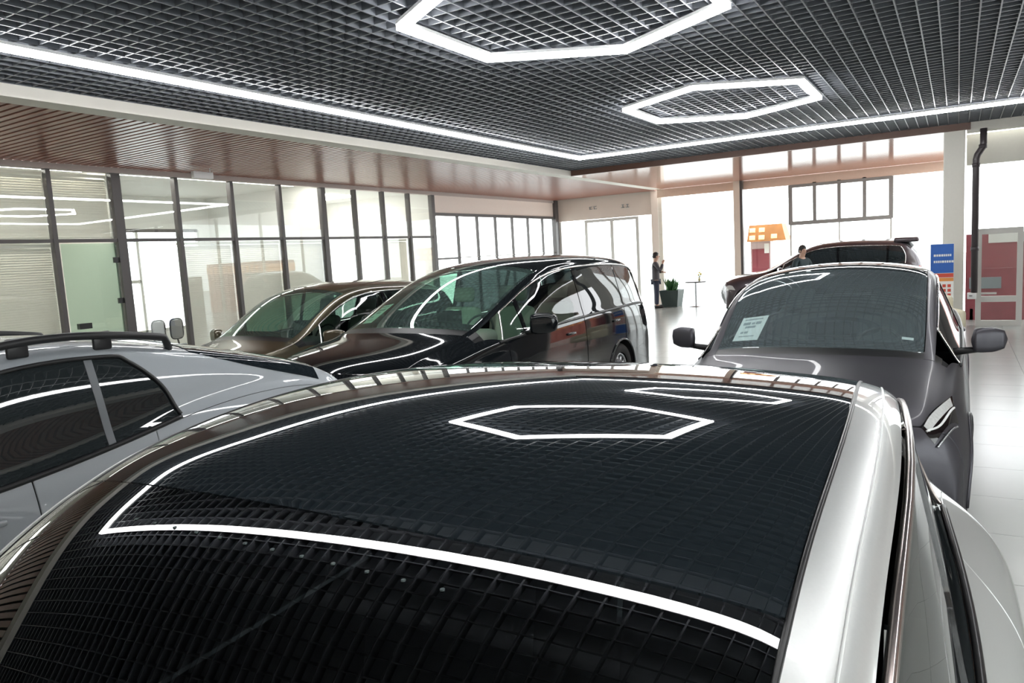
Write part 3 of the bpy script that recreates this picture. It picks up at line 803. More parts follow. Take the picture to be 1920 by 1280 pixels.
# ---- charcoal SUV behind it
CHAR = [
    (-2.42, .32, .76, .31, .82, .30, .86, .29, .87, .24, .30),
    (-2.50, .56, .74, .52, .84, .48, .90, .42, .90, .26, .36),
    (-2.48, .82, .74, .78, .84, .73, .93, .60, .92, .26, .36),
    (-2.32, .96, .74, .93, .86, .87, .97, .70, .95, .25, .34),
    (-1.90, 1.05, .74, 1.02, .88, .95, 1.0, .74, .97, .24, .28),
    (-1.45, 1.11, .75, 1.07, .89, .99, 1.0, .76, .97, .24, .23),
    (-1.12, 1.16, .77, 1.12, .90, 1.03, 1.0, .77, .97, .24, .20),
    (-.70, 1.43, .77, 1.33, .92, 1.05, 1.0, .78, .97, .24, .14),
    (-.32, 1.63, .76, 1.53, .93, 1.07, 1.0, .79, .97, .24, .09),
    (.05, 1.74, .75, 1.64, .93, 1.09, 1.0, .80, .97, .24, .06),
    (.50, 1.775, .73, 1.67, .93, 1.11, 1.0, .81, .97, .24, .03),
    (1.00, 1.76, .71, 1.65, .92, 1.13, 1.0, .82, .97, .24, .0),
    (1.45, 1.70, .69, 1.59, .90, 1.16, 1.0, .84, .97, .24, -.02),
    (1.85, 1.61, .67, 1.51, .87, 1.18, 1.0, .86, .97, .24, -.04),
    (2.15, 1.48, .66, 1.40, .84, 1.18, .99, .86, .97, .24, -.08),
    (2.38, 1.28, .68, 1.23, .83, 1.12, .98, .84, .96, .26, -.14),
    (2.50, 1.04, .72, 1.01, .83, .95, .95, .78, .94, .28, -.20),
    (2.52, .74, .74, .71, .84, .66, .93, .58, .92, .28, -.20),
    (2.44, .38, .74, .37, .82, .35, .90, .33, .90, .29, -.15),
]
char_paint = mat('matte_charcoal_wrap', (.058, .056, .066), rough=.42, metal=.55, coat=.12, noise=.05, scale=120)
BROWN0 = list(CHAR)
CHAR = [(y - (.13 if 3 < i < 9 else .05 if i < 4 else 0), zt, wr * 1.03, zr, wb * 1.04, zb, wm * 1.03, zm, ws * 1.03, zs, k) for i, (y, zt, wr, zr, wb, zb, wm, zm, ws, zs, k) in enumerate(CHAR)]
SLI = mat('slate_interior', (.035, .045, .05), .7, noise=.08)
car_c, S2 = car('suv_car', 'matte charcoal SUV with a price sheet in its windscreen behind the silver car', (-.93, 7.05, 0), 0, CHAR, char_paint, dict(
    cowl=6.0, header=9.0, roof_end=13.0, glass_end=14.9, tail=15.6, tr=2.75, wheels=(-1.48, 1.48, .37, .37),
    g_front=(6.6, 6.95), g_rear=(13.7, 13.0), doors=(6.6, 10.1, 12.6), pane_cuts=[10.2], side_glass=[DK], rear_glass=DK, ws_glass=SM,
    roof_mat=RG, trim_top=M['chrome'], mirror=(.97, -.80, 1.205), mirror_scale=.86, hl=[(2.66, 3.5), (4.1, 6.05), (2.52, 4.35), (3.8, 6.5)], seat_mat=SLI, dash_mat=SLI, seat_h=.6))

for mi in (False, True):
    patch(S2, 'headlight_housing', M['gloss'], car_c, [(2.62, 3.2), (4.25, 6.25)], [(2.2, 5.0), (3.4, 7.2)], nu=18, nv=10, off=.0035, mirror=mi)
    surf_tube(S2, 'running_light', M['housing'], car_c, [(2.5, 3.9), (2.85, 5.4), (3.75, 6.62)], .007, .008, mi, n=30)
    surf_tube(S2, 'running_light', M['alloy'], car_c, [(2.12, 5.3), (2.6, 6.4), (3.2, 7.15)], .006, .008, mi, n=30)

# ---- black people carrier
MPV = [
    (-2.60, .32, .78, .31, .84, .30, .88, .29, .88, .24, .26),
    (-2.68, .60, .77, .56, .86, .52, .93, .45, .92, .26, .30),
    (-2.66, .92, .77, .88, .86, .83, .95, .66, .94, .26, .30),
    (-2.52, 1.07, .78, 1.04, .88, .98, .98, .76, .97, .25, .28),
    (-2.20, 1.14, .79, 1.11, .91, 1.05, 1.0, .80, .98, .24, .24),
    (-1.85, 1.19, .80, 1.16, .92, 1.08, 1.0, .82, .98, .24, .21),
    (-1.55, 1.24, .82, 1.20, .93, 1.12, 1.0, .83, .98, .24, .19),
    (-1.00, 1.53, .83, 1.42, .95, 1.14, 1.0, .84, .98, .24, .15),
    (-.50, 1.74, .82, 1.63, .96, 1.15, 1.0, .85, .98, .24, .10),
    (.0, 1.86, .81, 1.76, .96, 1.16, 1.0, .86, .98, .24, .06),
    (.50, 1.90, .80, 1.80, .96, 1.17, 1.0, .87, .98, .24, .03),
    (1.10, 1.91, .80, 1.81, .96, 1.18, 1.0, .87, .98, .24, .0),
    (1.70, 1.90, .79, 1.80, .96, 1.19, 1.0, .87, .98, .24, -.02),
    (2.25, 1.86, .78, 1.77, .95, 1.20, 1.0, .87, .98, .24, -.05),
    (2.62, 1.80, .76, 1.71, .93, 1.20, .99, .87, .98, .24, -.10),
    (2.78, 1.58, .77, 1.50, .91, 1.15, .98, .84, .97, .25, -.14),
    (2.84, 1.18, .79, 1.12, .90, 1.02, .97, .78, .96, .26, -.16),
    (2.82, .74, .80, .70, .88, .64, .95, .56, .94, .26, -.16),
    (2.74, .38, .80, .37, .87, .35, .92, .33, .92, .27, -.12),
]
black_paint = mat('black_gloss_paint', (.006, .0075, .009), rough=.04, coat=0.0, spec=.5, noise=.1, scale=100)
cream_seat = mat('cream_leather', (.55, .53, .47), .5, noise=.05)
MPV = [(y * 1.06, zt * 1.05, wr * 1.03, zr * 1.055, wb * 1.04, zb * 1.03, wm * 1.04, zm, ws * 1.04, zs, k) for (y, zt, wr, zr, wb, zb, wm, zm, ws, zs, k) in MPV]
car_m, S3 = car('minivan_car', 'glossy black people carrier with a price sheet on its dashboard', (-4.88, 7.35, 0), 0, MPV, black_paint, dict(
    cat='car', cowl=6.0, header=8.75, roof_end=13.4, glass_end=15.2, tail=16.0, tr=2.85, wheels=(-1.80, 1.78, .38, .38),
    g_front=(6.6, 6.95), g_rear=(14.3, 14.0), doors=(6.7, 10.2, 12.3), pane_cuts=[7.5, 10.3, 12.4], side_glass=[TI, TI, DK, DK], rear_glass=DK, ws_glass=GR,
    seat_mat=cream_seat, dash_mat=mat('cream_dash', (.30, .31, .27), .6, noise=.05), trim_top=M['chrome'], mirror=(1.01, -.72, 1.29), mirror_scale=1.05, rear_seat=(2.4, .7), seat_h=.72, tip_bulge=.1))

# ---- brown SUV by the glass partition
BROWN = [(y * .97, zt * 1.02, wr, zr * 1.02, wb - .03, zb * 1.02, wm * .95, zm, ws * .95, zs, k) for (y, zt, wr, zr, wb, zb, wm, zm, ws, zs, k) in BROWN0]
BROWN[12:16] = [
    (1.45, 1.775, .69, 1.67, .87, 1.16, .95, .84, .92, .24, -.02),
    (1.95, 1.72, .67, 1.62, .86, 1.18, .95, .86, .92, .24, -.04),
    (2.22, 1.62, .66, 1.53, .84, 1.18, .95, .86, .92, .24, -.08),
    (2.36, 1.38, .68, 1.31, .83, 1.14, .94, .84, .92, .26, -.12)]
brown_paint = car_paint('brown_metallic_paint', (.085, .07, .04), metal=.6, rough=.28)
car_b, S4 = car('suv_car', 'dark olive brown SUV with chrome window trim beside the glass partition', (-7.42, 7.0, 0), 0, BROWN, brown_paint, dict(
    cowl=6.0, header=8.6, roof_end=13.2, glass_end=15.2, tail=15.8, tr=2.5, wheels=(-1.45, 1.42, .37, .37),
    g_front=(6.6, 6.95), g_rear=(14.2, 13.6), doors=(6.6, 10.1, 12.5), pane_cuts=[10.2, 12.6], side_glass=[TI, TI, DK], rear_glass=DK, ws_glass=GR,
    trim_top=M['chrome'], mirror=(.92, -.72, 1.16), mirror_scale=.95, dash_mat=M['dash'], seat_mat=mat('grey_leather', (.2, .2, .18), .5, noise=.05)))

# ---- pale blue-grey SUV at the left edge
GREY = [
    (-2.30, .30, .75, .29, .80, .28, .84, .27, .85, .22, .30),
    (-2.38, .50, .72, .47, .80, .44, .86, .40, .87, .25, .35),
    (-2.36, .74, .70, .70, .80, .66, .88, .56, .88, .25, .35),
    (-2.22, .88, .68, .85, .80, .80, .91, .66, .90, .24, .32),
    (-1.90, .97, .68, .94, .82, .89, .94, .70, .92, .22, .26),
    (-1.62, 1.03, .69, 1.00, .83, .94, .95, .72, .92, .22, .22),
    (-1.40, 1.08, .71, 1.04, .84, .96, .95, .72, .92, .22, .20),
    (-1.00, 1.34, .72, 1.25, .86, .98, .95, .73, .92, .22, .15),
    (-.62, 1.53, .71, 1.43, .87, .99, .95, .74, .92, .22, .10),
]
GREY += [None] * 10
GREY[7:19] = [
    (-1.00, 1.38, .735, 1.30, .885, 1.02, .95, .73, .92, .24, .15),
    (-.62, 1.61, .715, 1.53, .878, 1.04, .95, .74, .92, .24, .10),
    (-.25, 1.715, .70, 1.645, .87, 1.06, .95, .75, .92, .24, .06),
    (.10, 1.73, .694, 1.665, .857, 1.10, .95, .76, .92, .24, .03),
    (.45, 1.70, .699, 1.635, .840, 1.15, .95, .78, .92, .24, .0),
    (.75, 1.645, .708, 1.585, .820, 1.21, .95, .82, .93, .24, -.02),
    (1.10, 1.57, .722, 1.51, .803, 1.25, .96, .85, .94, .24, -.04),
    (1.55, 1.46, .725, 1.41, .795, 1.26, .96, .87, .94, .24, -.08),
    (2.02, 1.33, .72, 1.29, .80, 1.20, .95, .86, .93, .25, -.14),
    (2.30, 1.12, .73, 1.09, .82, 1.02, .93, .80, .92, .26, -.20),
    (2.38, .74, .74, .71, .82, .66, .91, .58, .90, .26, -.20),
    (2.30, .36, .74, .35, .80, .34, .87, .32, .87, .27, -.15)]
grey_paint = car_paint('pale_blue_grey_paint', (.31, .335, .355), metal=.4, rough=.42)
car_g, S5 = car('crossover_car', 'pale blue-grey crossover with roof rails at the left edge', (-4.62, 1.82, 0), 0, GREY, grey_paint, dict(
    cowl=6.0, header=8.5, rear_te=(3.1, 5.9), roof_end=12.4, glass_end=14.8, tail=15.7, tr=2.62, wheels=(-1.42, 1.42, .36, .36),
    g_front=(6.6, 6.95), g_rear=(11.85, 11.0), tip_bulge=.2, doors=(6.5, 9.2, 11.3), pane_cuts=[8.6, 10.5], seat_h=.52, rear_seat=(1.9, .42), side_glass=[DK], rear_glass=RG, ws_glass=DK,
    trim_top=M['black'], mirror=(.90, -.95, 1.06), post_mat=mat('grey_post', (.12, .13, .14), .3, noise=.05)))
for mi in (False, True):
    g = resample([(8.6, 2.85), (9.6, 2.85), (10.8, 2.85), (12.1, 2.85)], 50)
    offs = [0.0, .04] + [.07] * 46 + [.04, .0]
    pts = [S5.ev(np.array([a]), np.array([-b if mi else b]), max(o, 1e-4))[0].tolist() for (a, b), o in zip(g, offs)]
    rl = MB().tube(pts, .022, 8).build('roof_rail', M['black'], car_g, smooth=True)
    for k in (16, 33):
        a, b = g[k]; p = S5.ev(np.array([a]), np.array([-b if mi else b]), .04)[0]
        MB().rbox(p.tolist(), (.03, .10, .10), .012, n=2).build('rail_foot', M['black'], rl, smooth=True)

# ---- dark purple-grey SUV parked across the far end
FAR = [(y * 1.03, zt * 1.075, wr, zr * 1.075, wb, zb * 1.08, wm, zm, ws, zs, k) for (y, zt, wr, zr, wb, zb, wm, zm, ws, zs, k) in BROWN0]
FAR[9:18] = [
    (.05, 1.90, .75, 1.80, .93, 1.18, 1.0, .85, .97, .24, .06),
    (.52, 1.945, .73, 1.84, .93, 1.20, 1.0, .86, .97, .24, .03),
    (1.05, 1.95, .71, 1.84, .92, 1.22, 1.0, .88, .97, .24, .0),
    (1.55, 1.93, .70, 1.82, .90, 1.25, 1.0, .90, .97, .24, -.02),
    (2.00, 1.90, .69, 1.79, .88, 1.27, 1.0, .92, .97, .24, -.04),
    (2.24, 1.86, .68, 1.74, .86, 1.28, .99, .92, .97, .24, -.08),
    (2.42, 1.66, .70, 1.56, .85, 1.26, .98, .92, .96, .26, -.10),
    (2.62, 1.36, .72, 1.28, .84, 1.16, .97, .88, .95, .28, -.12),
    (2.66, .80, .74, .76, .84, .72, .93, .60, .92, .28, -.16)]
far_paint = car_paint('dark_purple_grey_paint', (.075, .06, .07), metal=.5, rough=.3)
car_f, S6 = car('suv_car', 'dark purple-grey SUV with a roof spoiler parked side-on by the far windows', (-3.28, 21.4, 0), -PI / 2, FAR, far_paint, dict(
    cowl=6.0, header=8.6, roof_end=13.4, glass_end=15.2, tail=15.8, tr=2.5, wheels=(-1.55, 1.52, .39, .39),
    g_front=(6.6, 6.95), g_rear=(14.0, 13.4), doors=(6.6, 10.1, 12.5), pane_cuts=[10.2, 12.6], side_glass=[DK], rear_glass=DK, ws_glass=DK,
    trim_top=M['chrome'], mirror=(.96, -.75, 1.2)))
sp = MB()
R = np.array(Matrix.Rotation(.14, 3, 'X'))
p_ = S6.ev(np.array([13.2]), np.array([0.]))[0]; p_ += np.array([0, .16, .005])
R = np.array(Matrix.Rotation(-.02, 3, 'X'))
p_[2] -= .03
sp.rbox(p_.tolist(), (1.26, .56, .12), .05, M3=R).build('roof_spoiler', far_paint, car_f, smooth=True)

# ------------------------------------------------------------------ price sheets inside two windscreens
def sheet(S, root, label, s0, s1, t0, t1, shear, off):
    e = empty('price_sheet', label, 'paper', root.location[:], group='price sheets in windscreens')
    def pt(u, v, o):
        s = s0 + (s1 - s0) * v; t = t0 + (t1 - t0) * u + shear * v
        return S.ev(np.array([s]), np.array([t]), o)[0].tolist()
    def quad(u0, u1, v0, v1, o0, o1, name, mm, par):
        P8 = [pt(u, v, o) for o in (o0, o1) for u, v in ((u0, v0), (u1, v0), (u1, v1), (u0, v1))]
        return MB().add(P8, [(0, 1, 2, 3), (7, 6, 5, 4), (0, 4, 5, 1), (1, 5, 6, 2), (2, 6, 7, 3), (3, 7, 4, 0)]).build(name, mm, par)
    quad(0, 1, 0, 1, off, off - .003, 'sheet', M['paper'], e)
    for u0, u1, v0, v1 in ((.15, .85, .86, .90), (.15, .45, .66, .76), (.5, .62, .66, .74), (.66, .85, .66, .76), (.3, .7, .52, .6), (.2, .32, .3, .38), (.36, .5, .3, .38), (.2, .8, .16, .19)):
        quad(u0, u1, v0, v1, off + .002, off + .0005, 'print_line', M['ink'], e)
    return e
sheet(S2, car_c, 'white price sheet inside the charcoal SUV windscreen, lower left corner', 6.32, 7.05, -2.25, -1.45, .12, -.012)
sheet(S3, car_m, 'white price sheet inside the black people carrier windscreen', 6.3, 7.0, -2.3, -1.7, .1, -.012)
stk = MB(); P8 = [S2.ev(np.array([s]), np.array([t]), o)[0].tolist() for o in (-.006, -.008) for s, t in ((6.40, 2.02), (6.40, 2.36), (6.47, 2.36), (6.47, 2.02))]
st_o = stk.add(P8, [(0, 1, 2, 3), (7, 6, 5, 4), (0, 4, 5, 1), (1, 5, 6, 2), (2, 6, 7, 3), (3, 7, 4, 0)]).build('number_strip', M['paper'], car_c, label='small white strip behind the windscreen')

# ------------------------------------------------------------------ people
def skin(name, verts, edges, radii, material, parent, sub=2, root=0):
    me = D.meshes.new(name); me.from_pydata(verts, edges, [])
    o = D.objects.new(name, me); COL.objects.link(o)
    md = o.modifiers.new('skin', 'SKIN'); md.use_smooth_shade = True
    for i, r in enumerate(radii):
        q = me.skin_vertices[0].data[i]; q.radius = r if isinstance(r, tuple) else (r, r); q.use_root = (i == root)
    o.modifiers.new('sub', 'SUBSURF').levels = sub
    o.modifiers['sub'].render_levels = sub
    dg = bpy.context.evaluated_depsgraph_get(); ev = o.evaluated_get(dg)
    m2 = D.meshes.new_from_object(ev); m2.name = name
    o.modifiers.clear(); o.data = m2; m2.materials.clear(); m2.materials.append(material)
    m2.polygons.foreach_set('use_smooth', [True] * len(m2.polygons))
    o.parent = parent
    return o

SKINM = mat('skin_tone', (.50, .30, .22), .5, noise=.06, scale=30)
HAIR = mat('black_hair', (.018, .015, .014), .6, noise=.2, scale=80)
def person(label, loc, rz, jacket, trousers, armR, armL):
    """faces local +y; arms are (elbow, wrist) positions"""
    e = empty('person', label, 'person', loc, rz)
    sh = 1.50
    # continuous body: legs, trunk, neck, head, arms and hands
    V = [(0, 0, .98), (0, 0, 1.12), (0, .0, 1.30), (0, -.01, sh), (0, .0, 1.57), (0, .02, 1.64), (0, .035, 1.74), (0, .03, 1.80)]
    E = [(i, i + 1) for i in range(7)]; Rr = [(.15, .115), (.145, .11), (.165, .115), (.10, .08), (.056, .058), (.070, .082), (.078, .098), (.055, .07)]
    for sx in (-1, 1):
        k = len(V); V += [(sx * .095, 0, .90), (sx * .10, .015, .52), (sx * .105, -.01, .10), (sx * .115, .09, .04), (sx * .12, .17, .03)]
        E += [(0, k), (k, k + 1), (k + 1, k + 2), (k + 2, k + 3), (k + 3, k + 4)]; Rr += [.085, .06, .045, .045, .03]
    for sx, (el, wr) in ((1, armR), (-1, armL)):
        k = len(V); V += [(sx * .19, -.01, sh - .03), el, wr, tuple(wr[i] + (wr[i] - el[i]) * .22 for i in range(3))]
        E += [(3, k), (k, k + 1), (k + 1, k + 2), (k + 2, k + 3)]; Rr += [.06, .045, .032, .036]
    b = skin('body', V, E, Rr, SKINM, e)
    # face pieces
    fm = MB().rbox((0, .135, 1.715), (.026, .03, .045), .012, n=2)
    for sx in (-1, 1): fm.rbox((sx * .082, .03, 1.72), (.02, .035, .06), .009, n=2)
    fm.build('nose_and_ears', SKINM, e, smooth=True)
    ey = MB()
    for sx in (-1, 1): ey.rbox((sx * .032, .118, 1.742), (.026, .012, .012), .005, n=1)
    ey.rbox((0, .122, 1.672), (.045, .01, .01), .004, n=1)
    ey.build('eyes_and_mouth', mat('dark_feature', (.08, .04, .035), .5, noise=.1), e)
    hv = []
    hm = MB().lathe([(0.0, .125), (.05, .112), (.085, .07), (.100, .01), (.098, -.035), (.085, -.075)], 20, (0, -.0, 0))
    hm.v = [(x * .95, y * 1.12 + .018 - (.012 if z < 0 else 0) - (max(0, y) * .35 if z < .03 else 0), z + 1.755) for x, y, z in hm.v]
    hm.build('hair', HAIR, e, smooth=True)
    # clothes
    V = [(0, 0, .86), (0, 0, 1.0), (0, 0, 1.14), (0, 0, 1.32), (0, -.01, sh + .005)]
    E = [(0, 1), (1, 2), (2, 3), (3, 4)]; Rr = [(.185, .14), (.178, .138), (.172, .132), (.19, .14), (.115, .095)]
    for sx, (el, wr) in ((1, armR), (-1, armL)):
        k = len(V); V += [(sx * .20, -.01, sh - .035), el, tuple(wr[i] * .9 + el[i] * .1 for i in range(3))]
        E += [(4, k), (k, k + 1), (k + 1, k + 2)]; Rr += [.078, .062, .048]
    skin('jacket', V, E, Rr, jacket, e)
    V = [(0, 0, .99)]; E = []; Rr = [(.168, .13)]
    for sx in (-1, 1):
        k = len(V); V += [(sx * .10, 0, .88), (sx * .102, .012, .52), (sx * .106, -.005, .09)]
        E += [(0, k), (k, k + 1), (k + 1, k + 2)]; Rr += [.105, .082, .068]
    skin('trousers', V, E, Rr, trousers, e)
    shoe = MB()
    for sx in (-1, 1): shoe.rbox((sx * .115, .06, .045), (.10, .29, .088), .04)
    shoe.build('shoes', M['black'], e, smooth=True)
    # hands with five fingers
    hb = MB()
    for sx, (el, wr) in ((1, armR), (-1, armL)):
        d = (Vector(wr) - Vector(el)).normalized(); s_ = d.cross(Vector((0, 0, 1)));
        if s_.length < .1: s_ = Vector((1, 0, 0))
        s_.normalize(); nn = s_.cross(d); base = Vector(wr) + d * .075
        for q, ln in zip((-1.5, -.5, .5, 1.5), (.065, .078, .074, .056)):
            p = base + s_ * (q * .02)
            hb.tube([p - d * .02, p + d * ln * .5 + nn * .006, p + d * ln + nn * .03 * -1], [.0095, .009, .007], 6)
        p = Vector(wr) + d * .03 - s_ * .03
        hb.tube([p, p - s_ * .03 + d * .03, p - s_ * .035 + d * .06], [.012, .011, .008], 6)
    hb.build('fingers', SKINM, e, smooth=True)
    return e
p1 = person('person in a dark grey jacket, hand raised to the face, by the far doorway', (-8.68, 23.7, 0), -1.15,
            mat('dark_grey_cloth', (.075, .07, .08), .8, noise=.15, scale=40), mat('navy_cloth', (.03, .035, .06), .8, noise=.15, scale=40),
            ((.25, .14, 1.24), (.08, .24, 1.50)), ((-.25, .05, 1.22), (.0, .22, 1.20)))
p2 = person('person in a dark shirt standing at the front door of the side-on SUV', (-3.36, 19.75, 0), -2.3,
            mat('dark_teal_cloth', (.03, .045, .05), .8, noise=.15, scale=40), mat('black_cloth', (.02, .02, .022), .8, noise=.15, scale=40),
            ((.26, .04, 1.22), (.24, .16, 1.0)), ((-.26, .04, 1.22), (-.24, .16, 1.0)))

# ------------------------------------------------------------------ furniture and fittings
# planter
pl = empty('planter', 'square dark green planter with a leafy plant beside the standing person', 'planter', (-8.33, 24.25, 0))
mb = MB()
a, b, h = .26, .33, .56
mb.add([(-a, -a, 0), (a, -a, 0), (a, a, 0), (-a, a, 0), (-b, -b, h), (b, -b, h), (b, b, h), (-b, b, h), (-b + .04, -b + .04, h), (b - .04, -b + .04, h), (b - .04, b - .04, h), (-b + .04, b - .04, h),
        (-b + .04, -b + .04, h - .06), (b - .04, -b + .04, h - .06), (b - .04, b - .04, h - .06), (-b + .04, b - .04, h - .06)],
       [(3, 2, 1, 0), (0, 1, 5, 4), (1, 2, 6, 5), (2, 3, 7, 6), (3, 0, 4, 7), (4, 5, 9, 8), (5, 6, 10, 9), (6, 7, 11, 10), (7, 4, 8, 11), (8, 9, 13, 12), (9, 10, 14, 13), (10, 11, 15, 14), (11, 8, 12, 15), (12, 13, 14, 15)])
mb.build('pot', mat('dark_green_pot', (.05, .075, .07), .5, noise=.1), pl)
def leaf(mb, base, yaw, L, wd, droop):
    d = Vector((math.cos(yaw), math.sin(yaw), 0)); sd = Vector((-d.y, d.x, 0)); pts = []
    for i in range(5):
        f = i / 4; c = Vector(base) + d * (L * f * math.sin(droop)) + Vector((0, 0, L * f * math.cos(droop) - L * .25 * f * f * math.sin(droop)))
        ww = wd * math.sin(PI * min(1, .12 + f * .88)) + .002
        pts += [c - sd * ww, c + sd * ww]
    mb.add(pts, [(2 * i, 2 * i + 1, 2 * i + 3, 2 * i + 2) for i in range(4)])
fo = mat('leaf_green', (.05, .14, .045), .45, noise=.3, scale=12)
for k in range(34):
    q = MB(); leaf(q, (random.uniform(-.14, .14), random.uniform(-.14, .14), .5), random.uniform(0, 2 * PI), random.uniform(.3, .62), random.uniform(.03, .06), random.uniform(.05, .7))
    q.build('leaf', fo, pl)
# bistro table
tb = empty('bistro_table', 'small round dark topped pedestal table in front of the far glazing', 'table', (-7.42, 24.0, 0))
MB().lathe([(0, .80), (.33, .80), (.34, .815), (.34, .83), (.33, .84), (0, .84)], 32).build('tabletop', mat('dark_table_top', (.09, .08, .08), .4, noise=.1), tb, smooth=False)
MB().lathe([(.035, .03), (.035, .8)], 14).build('pedestal', M['alloy'], tb, smooth=True)
MB().lathe([(0, 0), (.23, 0), (.23, .012), (.05, .035), (.035, .05)], 28).build('foot', M['alloy'], tb, smooth=True)
vz = empty('flower_vase', 'glass vase of yellow flowers on the small pedestal table', 'vase', (-7.27, 23.92, .84))
MB().lathe([(0, .004), (.03, .004), (.04, .05), (.03, .11), (.026, .13)], 16).build('vase', mat('straw_vase', (.55, .50, .25), .2, noise=.1), vz, smooth=True)
for k in range(9):
    an = random.uniform(0, 2 * PI); r = random.uniform(.02, .085); z = random.uniform(.2, .3)
    st_ = MB().tube([(0, 0, .1), (r * .5 * math.cos(an), r * .5 * math.sin(an), z * .7), (r * math.cos(an), r * math.sin(an), z)], .004, 5).build('flower_stem', fo, vz)
    MB().lathe([(0, .022), (.02, .016), (.028, 0), (.015, -.015), (0, -.018)], 8, (r * math.cos(an), r * math.sin(an), z)).build('blossom', mat('yellow_petal', (.85, .72, .12), .6, noise=.15), st_, smooth=True)

# roll-up banner by the column
bn = empty('banner_stand', 'blue, red and white banner stand against the cream column', 'banner', (-.27, 17.55, 0))
def card(x0, x1, z0, z1, y, t, nm, mm, par): return MB().b2((x0, y, z0), (x1, y + t, z1)).build(nm, mm, par)
BLUE = mat('banner_blue', (.03, .13, .48), .5, noise=.06); BRED = mat('banner_red', (.62, .08, .05), .5, noise=.06); BOR = mat('banner_orange', (.8, .32, .08), .5, noise=.05)
MB().rbox((0, .04, .03), (.46, .16, .06), .02).build('base', M['alloy'], bn, smooth=True)
MB().tube([(0, .07, .05), (0, .07, 1.75)], .012, 8).build('pole', M['alloy'], bn)
board = card(-.21, .21, .06, 1.76, .03, .012, 'board', M['paper'], bn)
card(-.205, .205, 1.16, 1.75, .024, .006, 'blue_field', BLUE, board); card(-.205, .205, 1.07, 1.15, .024, .006, 'red_band', BRED, board)
card(-.205, .205, .99, 1.06, .024, .006, 'orange_band', BOR, board); card(-.205, .205, .06, .52, .024, .006, 'blue_field', BLUE, board)
for z in (1.50, 1.37):
    x = -.15
    while x < .17:
        wd = random.uniform(.02, .04); card(x, x + wd, z, z + .045, .019, .005, 'letter', M['paper'], board); x += wd + .01
for i in range(4):
    for j in range(4):
        card(-.17 + j * .09, -.11 + j * .09, .58 + i * .095, .64 + i * .095, .024, .006, 'red_block', BRED, board)

# drainpipe with its offset, on the column
dp = empty('drainpipe', 'dark drainpipe with an offset bend on the right of the cream column', 'pipe', (.30, 17.83, 0))
dark_pipe = mat('dark_pipe', (.055, .045, .05), .35, noise=.1)
MB().tube([(.12, 0, 4.01), (.12, 0, 3.72), (.105, 0, 3.64), (.02, 0, 3.5), (0, 0, 3.42), (0, 0, .722)], .062, 14).build('pipe', dark_pipe, dp, smooth=True)
for z in (3.66, 3.3, 1.62): MB().tube([(0 if z < 3.5 else .11, 0, z - .04), (0 if z < 3.5 else .11, 0, z + .04)], .072, 14).build('collar', dark_pipe, dp, smooth=True)
bx2 = empty('wall_box', 'small white junction box under the end of the drainpipe', 'box', (.26, 17.83, .60))
MB().rbox((0, 0, .06), (.16, .12, .13), .015).build('case', M['housing'], bx2, smooth=True)
MB().lathe([(0, 0), (.03, 0), (.03, -.012), (0, -.012)], 14, (0, 0, 0)).build('socket', M['black'], bx2).location = (-.02, -.062, .07)

# exit light hung from the soffit
ex = empty('exit_light', 'small white box light hanging under the copper soffit', 'light', (-12.5, 9.33, 3.83))
MB().rbox((0, 0, .065), (.09, .44, .13), .01, n=1).build('case', M['housing'], ex)
MB().tube([(0, .18, .12), (0, .18, .23)], .01, 6).build('stem', M['housing'], ex)

# office chairs seen through the bright bay
def office_chair(x, y, label):
    e = empty('office_chair', label, 'chair', (x, y, 0), group='mesh office chairs')
    mesh_m = mat('black_mesh_fabric', (.06, .06, .065), .7, noise=.3, scale=200)
    MB().rbox((0, 0, .47), (.40, .37, .07), .03).build('seat', mesh_m, e, smooth=True)
    MB().rbox((-.22, 0, .84), (.03, .28, .40), .014).build('backrest', mat('grey_mesh', (.25, .25, .26), .7, noise=.4, scale=160), e, smooth=True)
    loop = [(-.22,   .155 * math.copysign(abs(math.cos(a)) ** .5, math.cos(a)), .84 + .22 * math.copysign(abs(math.sin(a)) ** .5, math.sin(a))) for a in np.linspace(0, 2 * PI, 33)]
    MB().tube(loop, .016, 6).build('back_frame', M['black'], e, smooth=True)
    MB().tube([(-.22, 0, .62), (-.18, 0, .48), (-.05, 0, .44)], .02, 6).build('back_support', M['black'], e)
    MB().tube([(0, 0, .1), (0, 0, .45)], .028, 8).build('gas_column', M['alloy'], e)
    for k in range(5):
        a = 2 * PI * k / 5
        l_ = MB().tube([(0, 0, .1), (.165 * math.cos(a), .165 * math.sin(a), .07)], [.025, .016], 6).build('leg', M['black'], e)
        MB().tube([(.165 * math.cos(a) - .012, .165 * math.sin(a), .03), (.165 * math.cos(a) + .012, .165 * math.sin(a), .03)], .03, 10).build('caster', M['black'], l_)
    return e
office_chair(-14.5, 9.50, 'left-hand of two grey mesh office chairs behind the bright glass bay')
office_chair(-14.5, 9.93, 'right-hand of two grey mesh office chairs behind the bright glass bay')

# cream armchair beyond the charcoal SUV
ac = empty('armchair', 'rounded cream armchair beyond the charcoal SUV near the column', 'armchair', (-.30, 15.4, 0), rz=.3)
cr = mat('cream_upholstery', (.78, .72, .55), .7, noise=.04, scale=30)
MB().rbox((0, 0, .33), (.62, .6, .2), .08).build('seat', cr, ac, smooth=True)
MB().rbox((0, .26, .56), (.66, .2, .56), .09).build('backrest', cr, ac, smooth=True)
for x in (-.32, .32): MB().rbox((x, 0, .42), (.13, .6, .36), .06).build('armrest', cr, ac, smooth=True)
for x in (-.24, .24):
    for y in (-.22, .22): MB().tube([(x, y, 0), (x * .95, y * .95, .24)], [.014, .02], 8).build('leg', M['alloy'], ac)

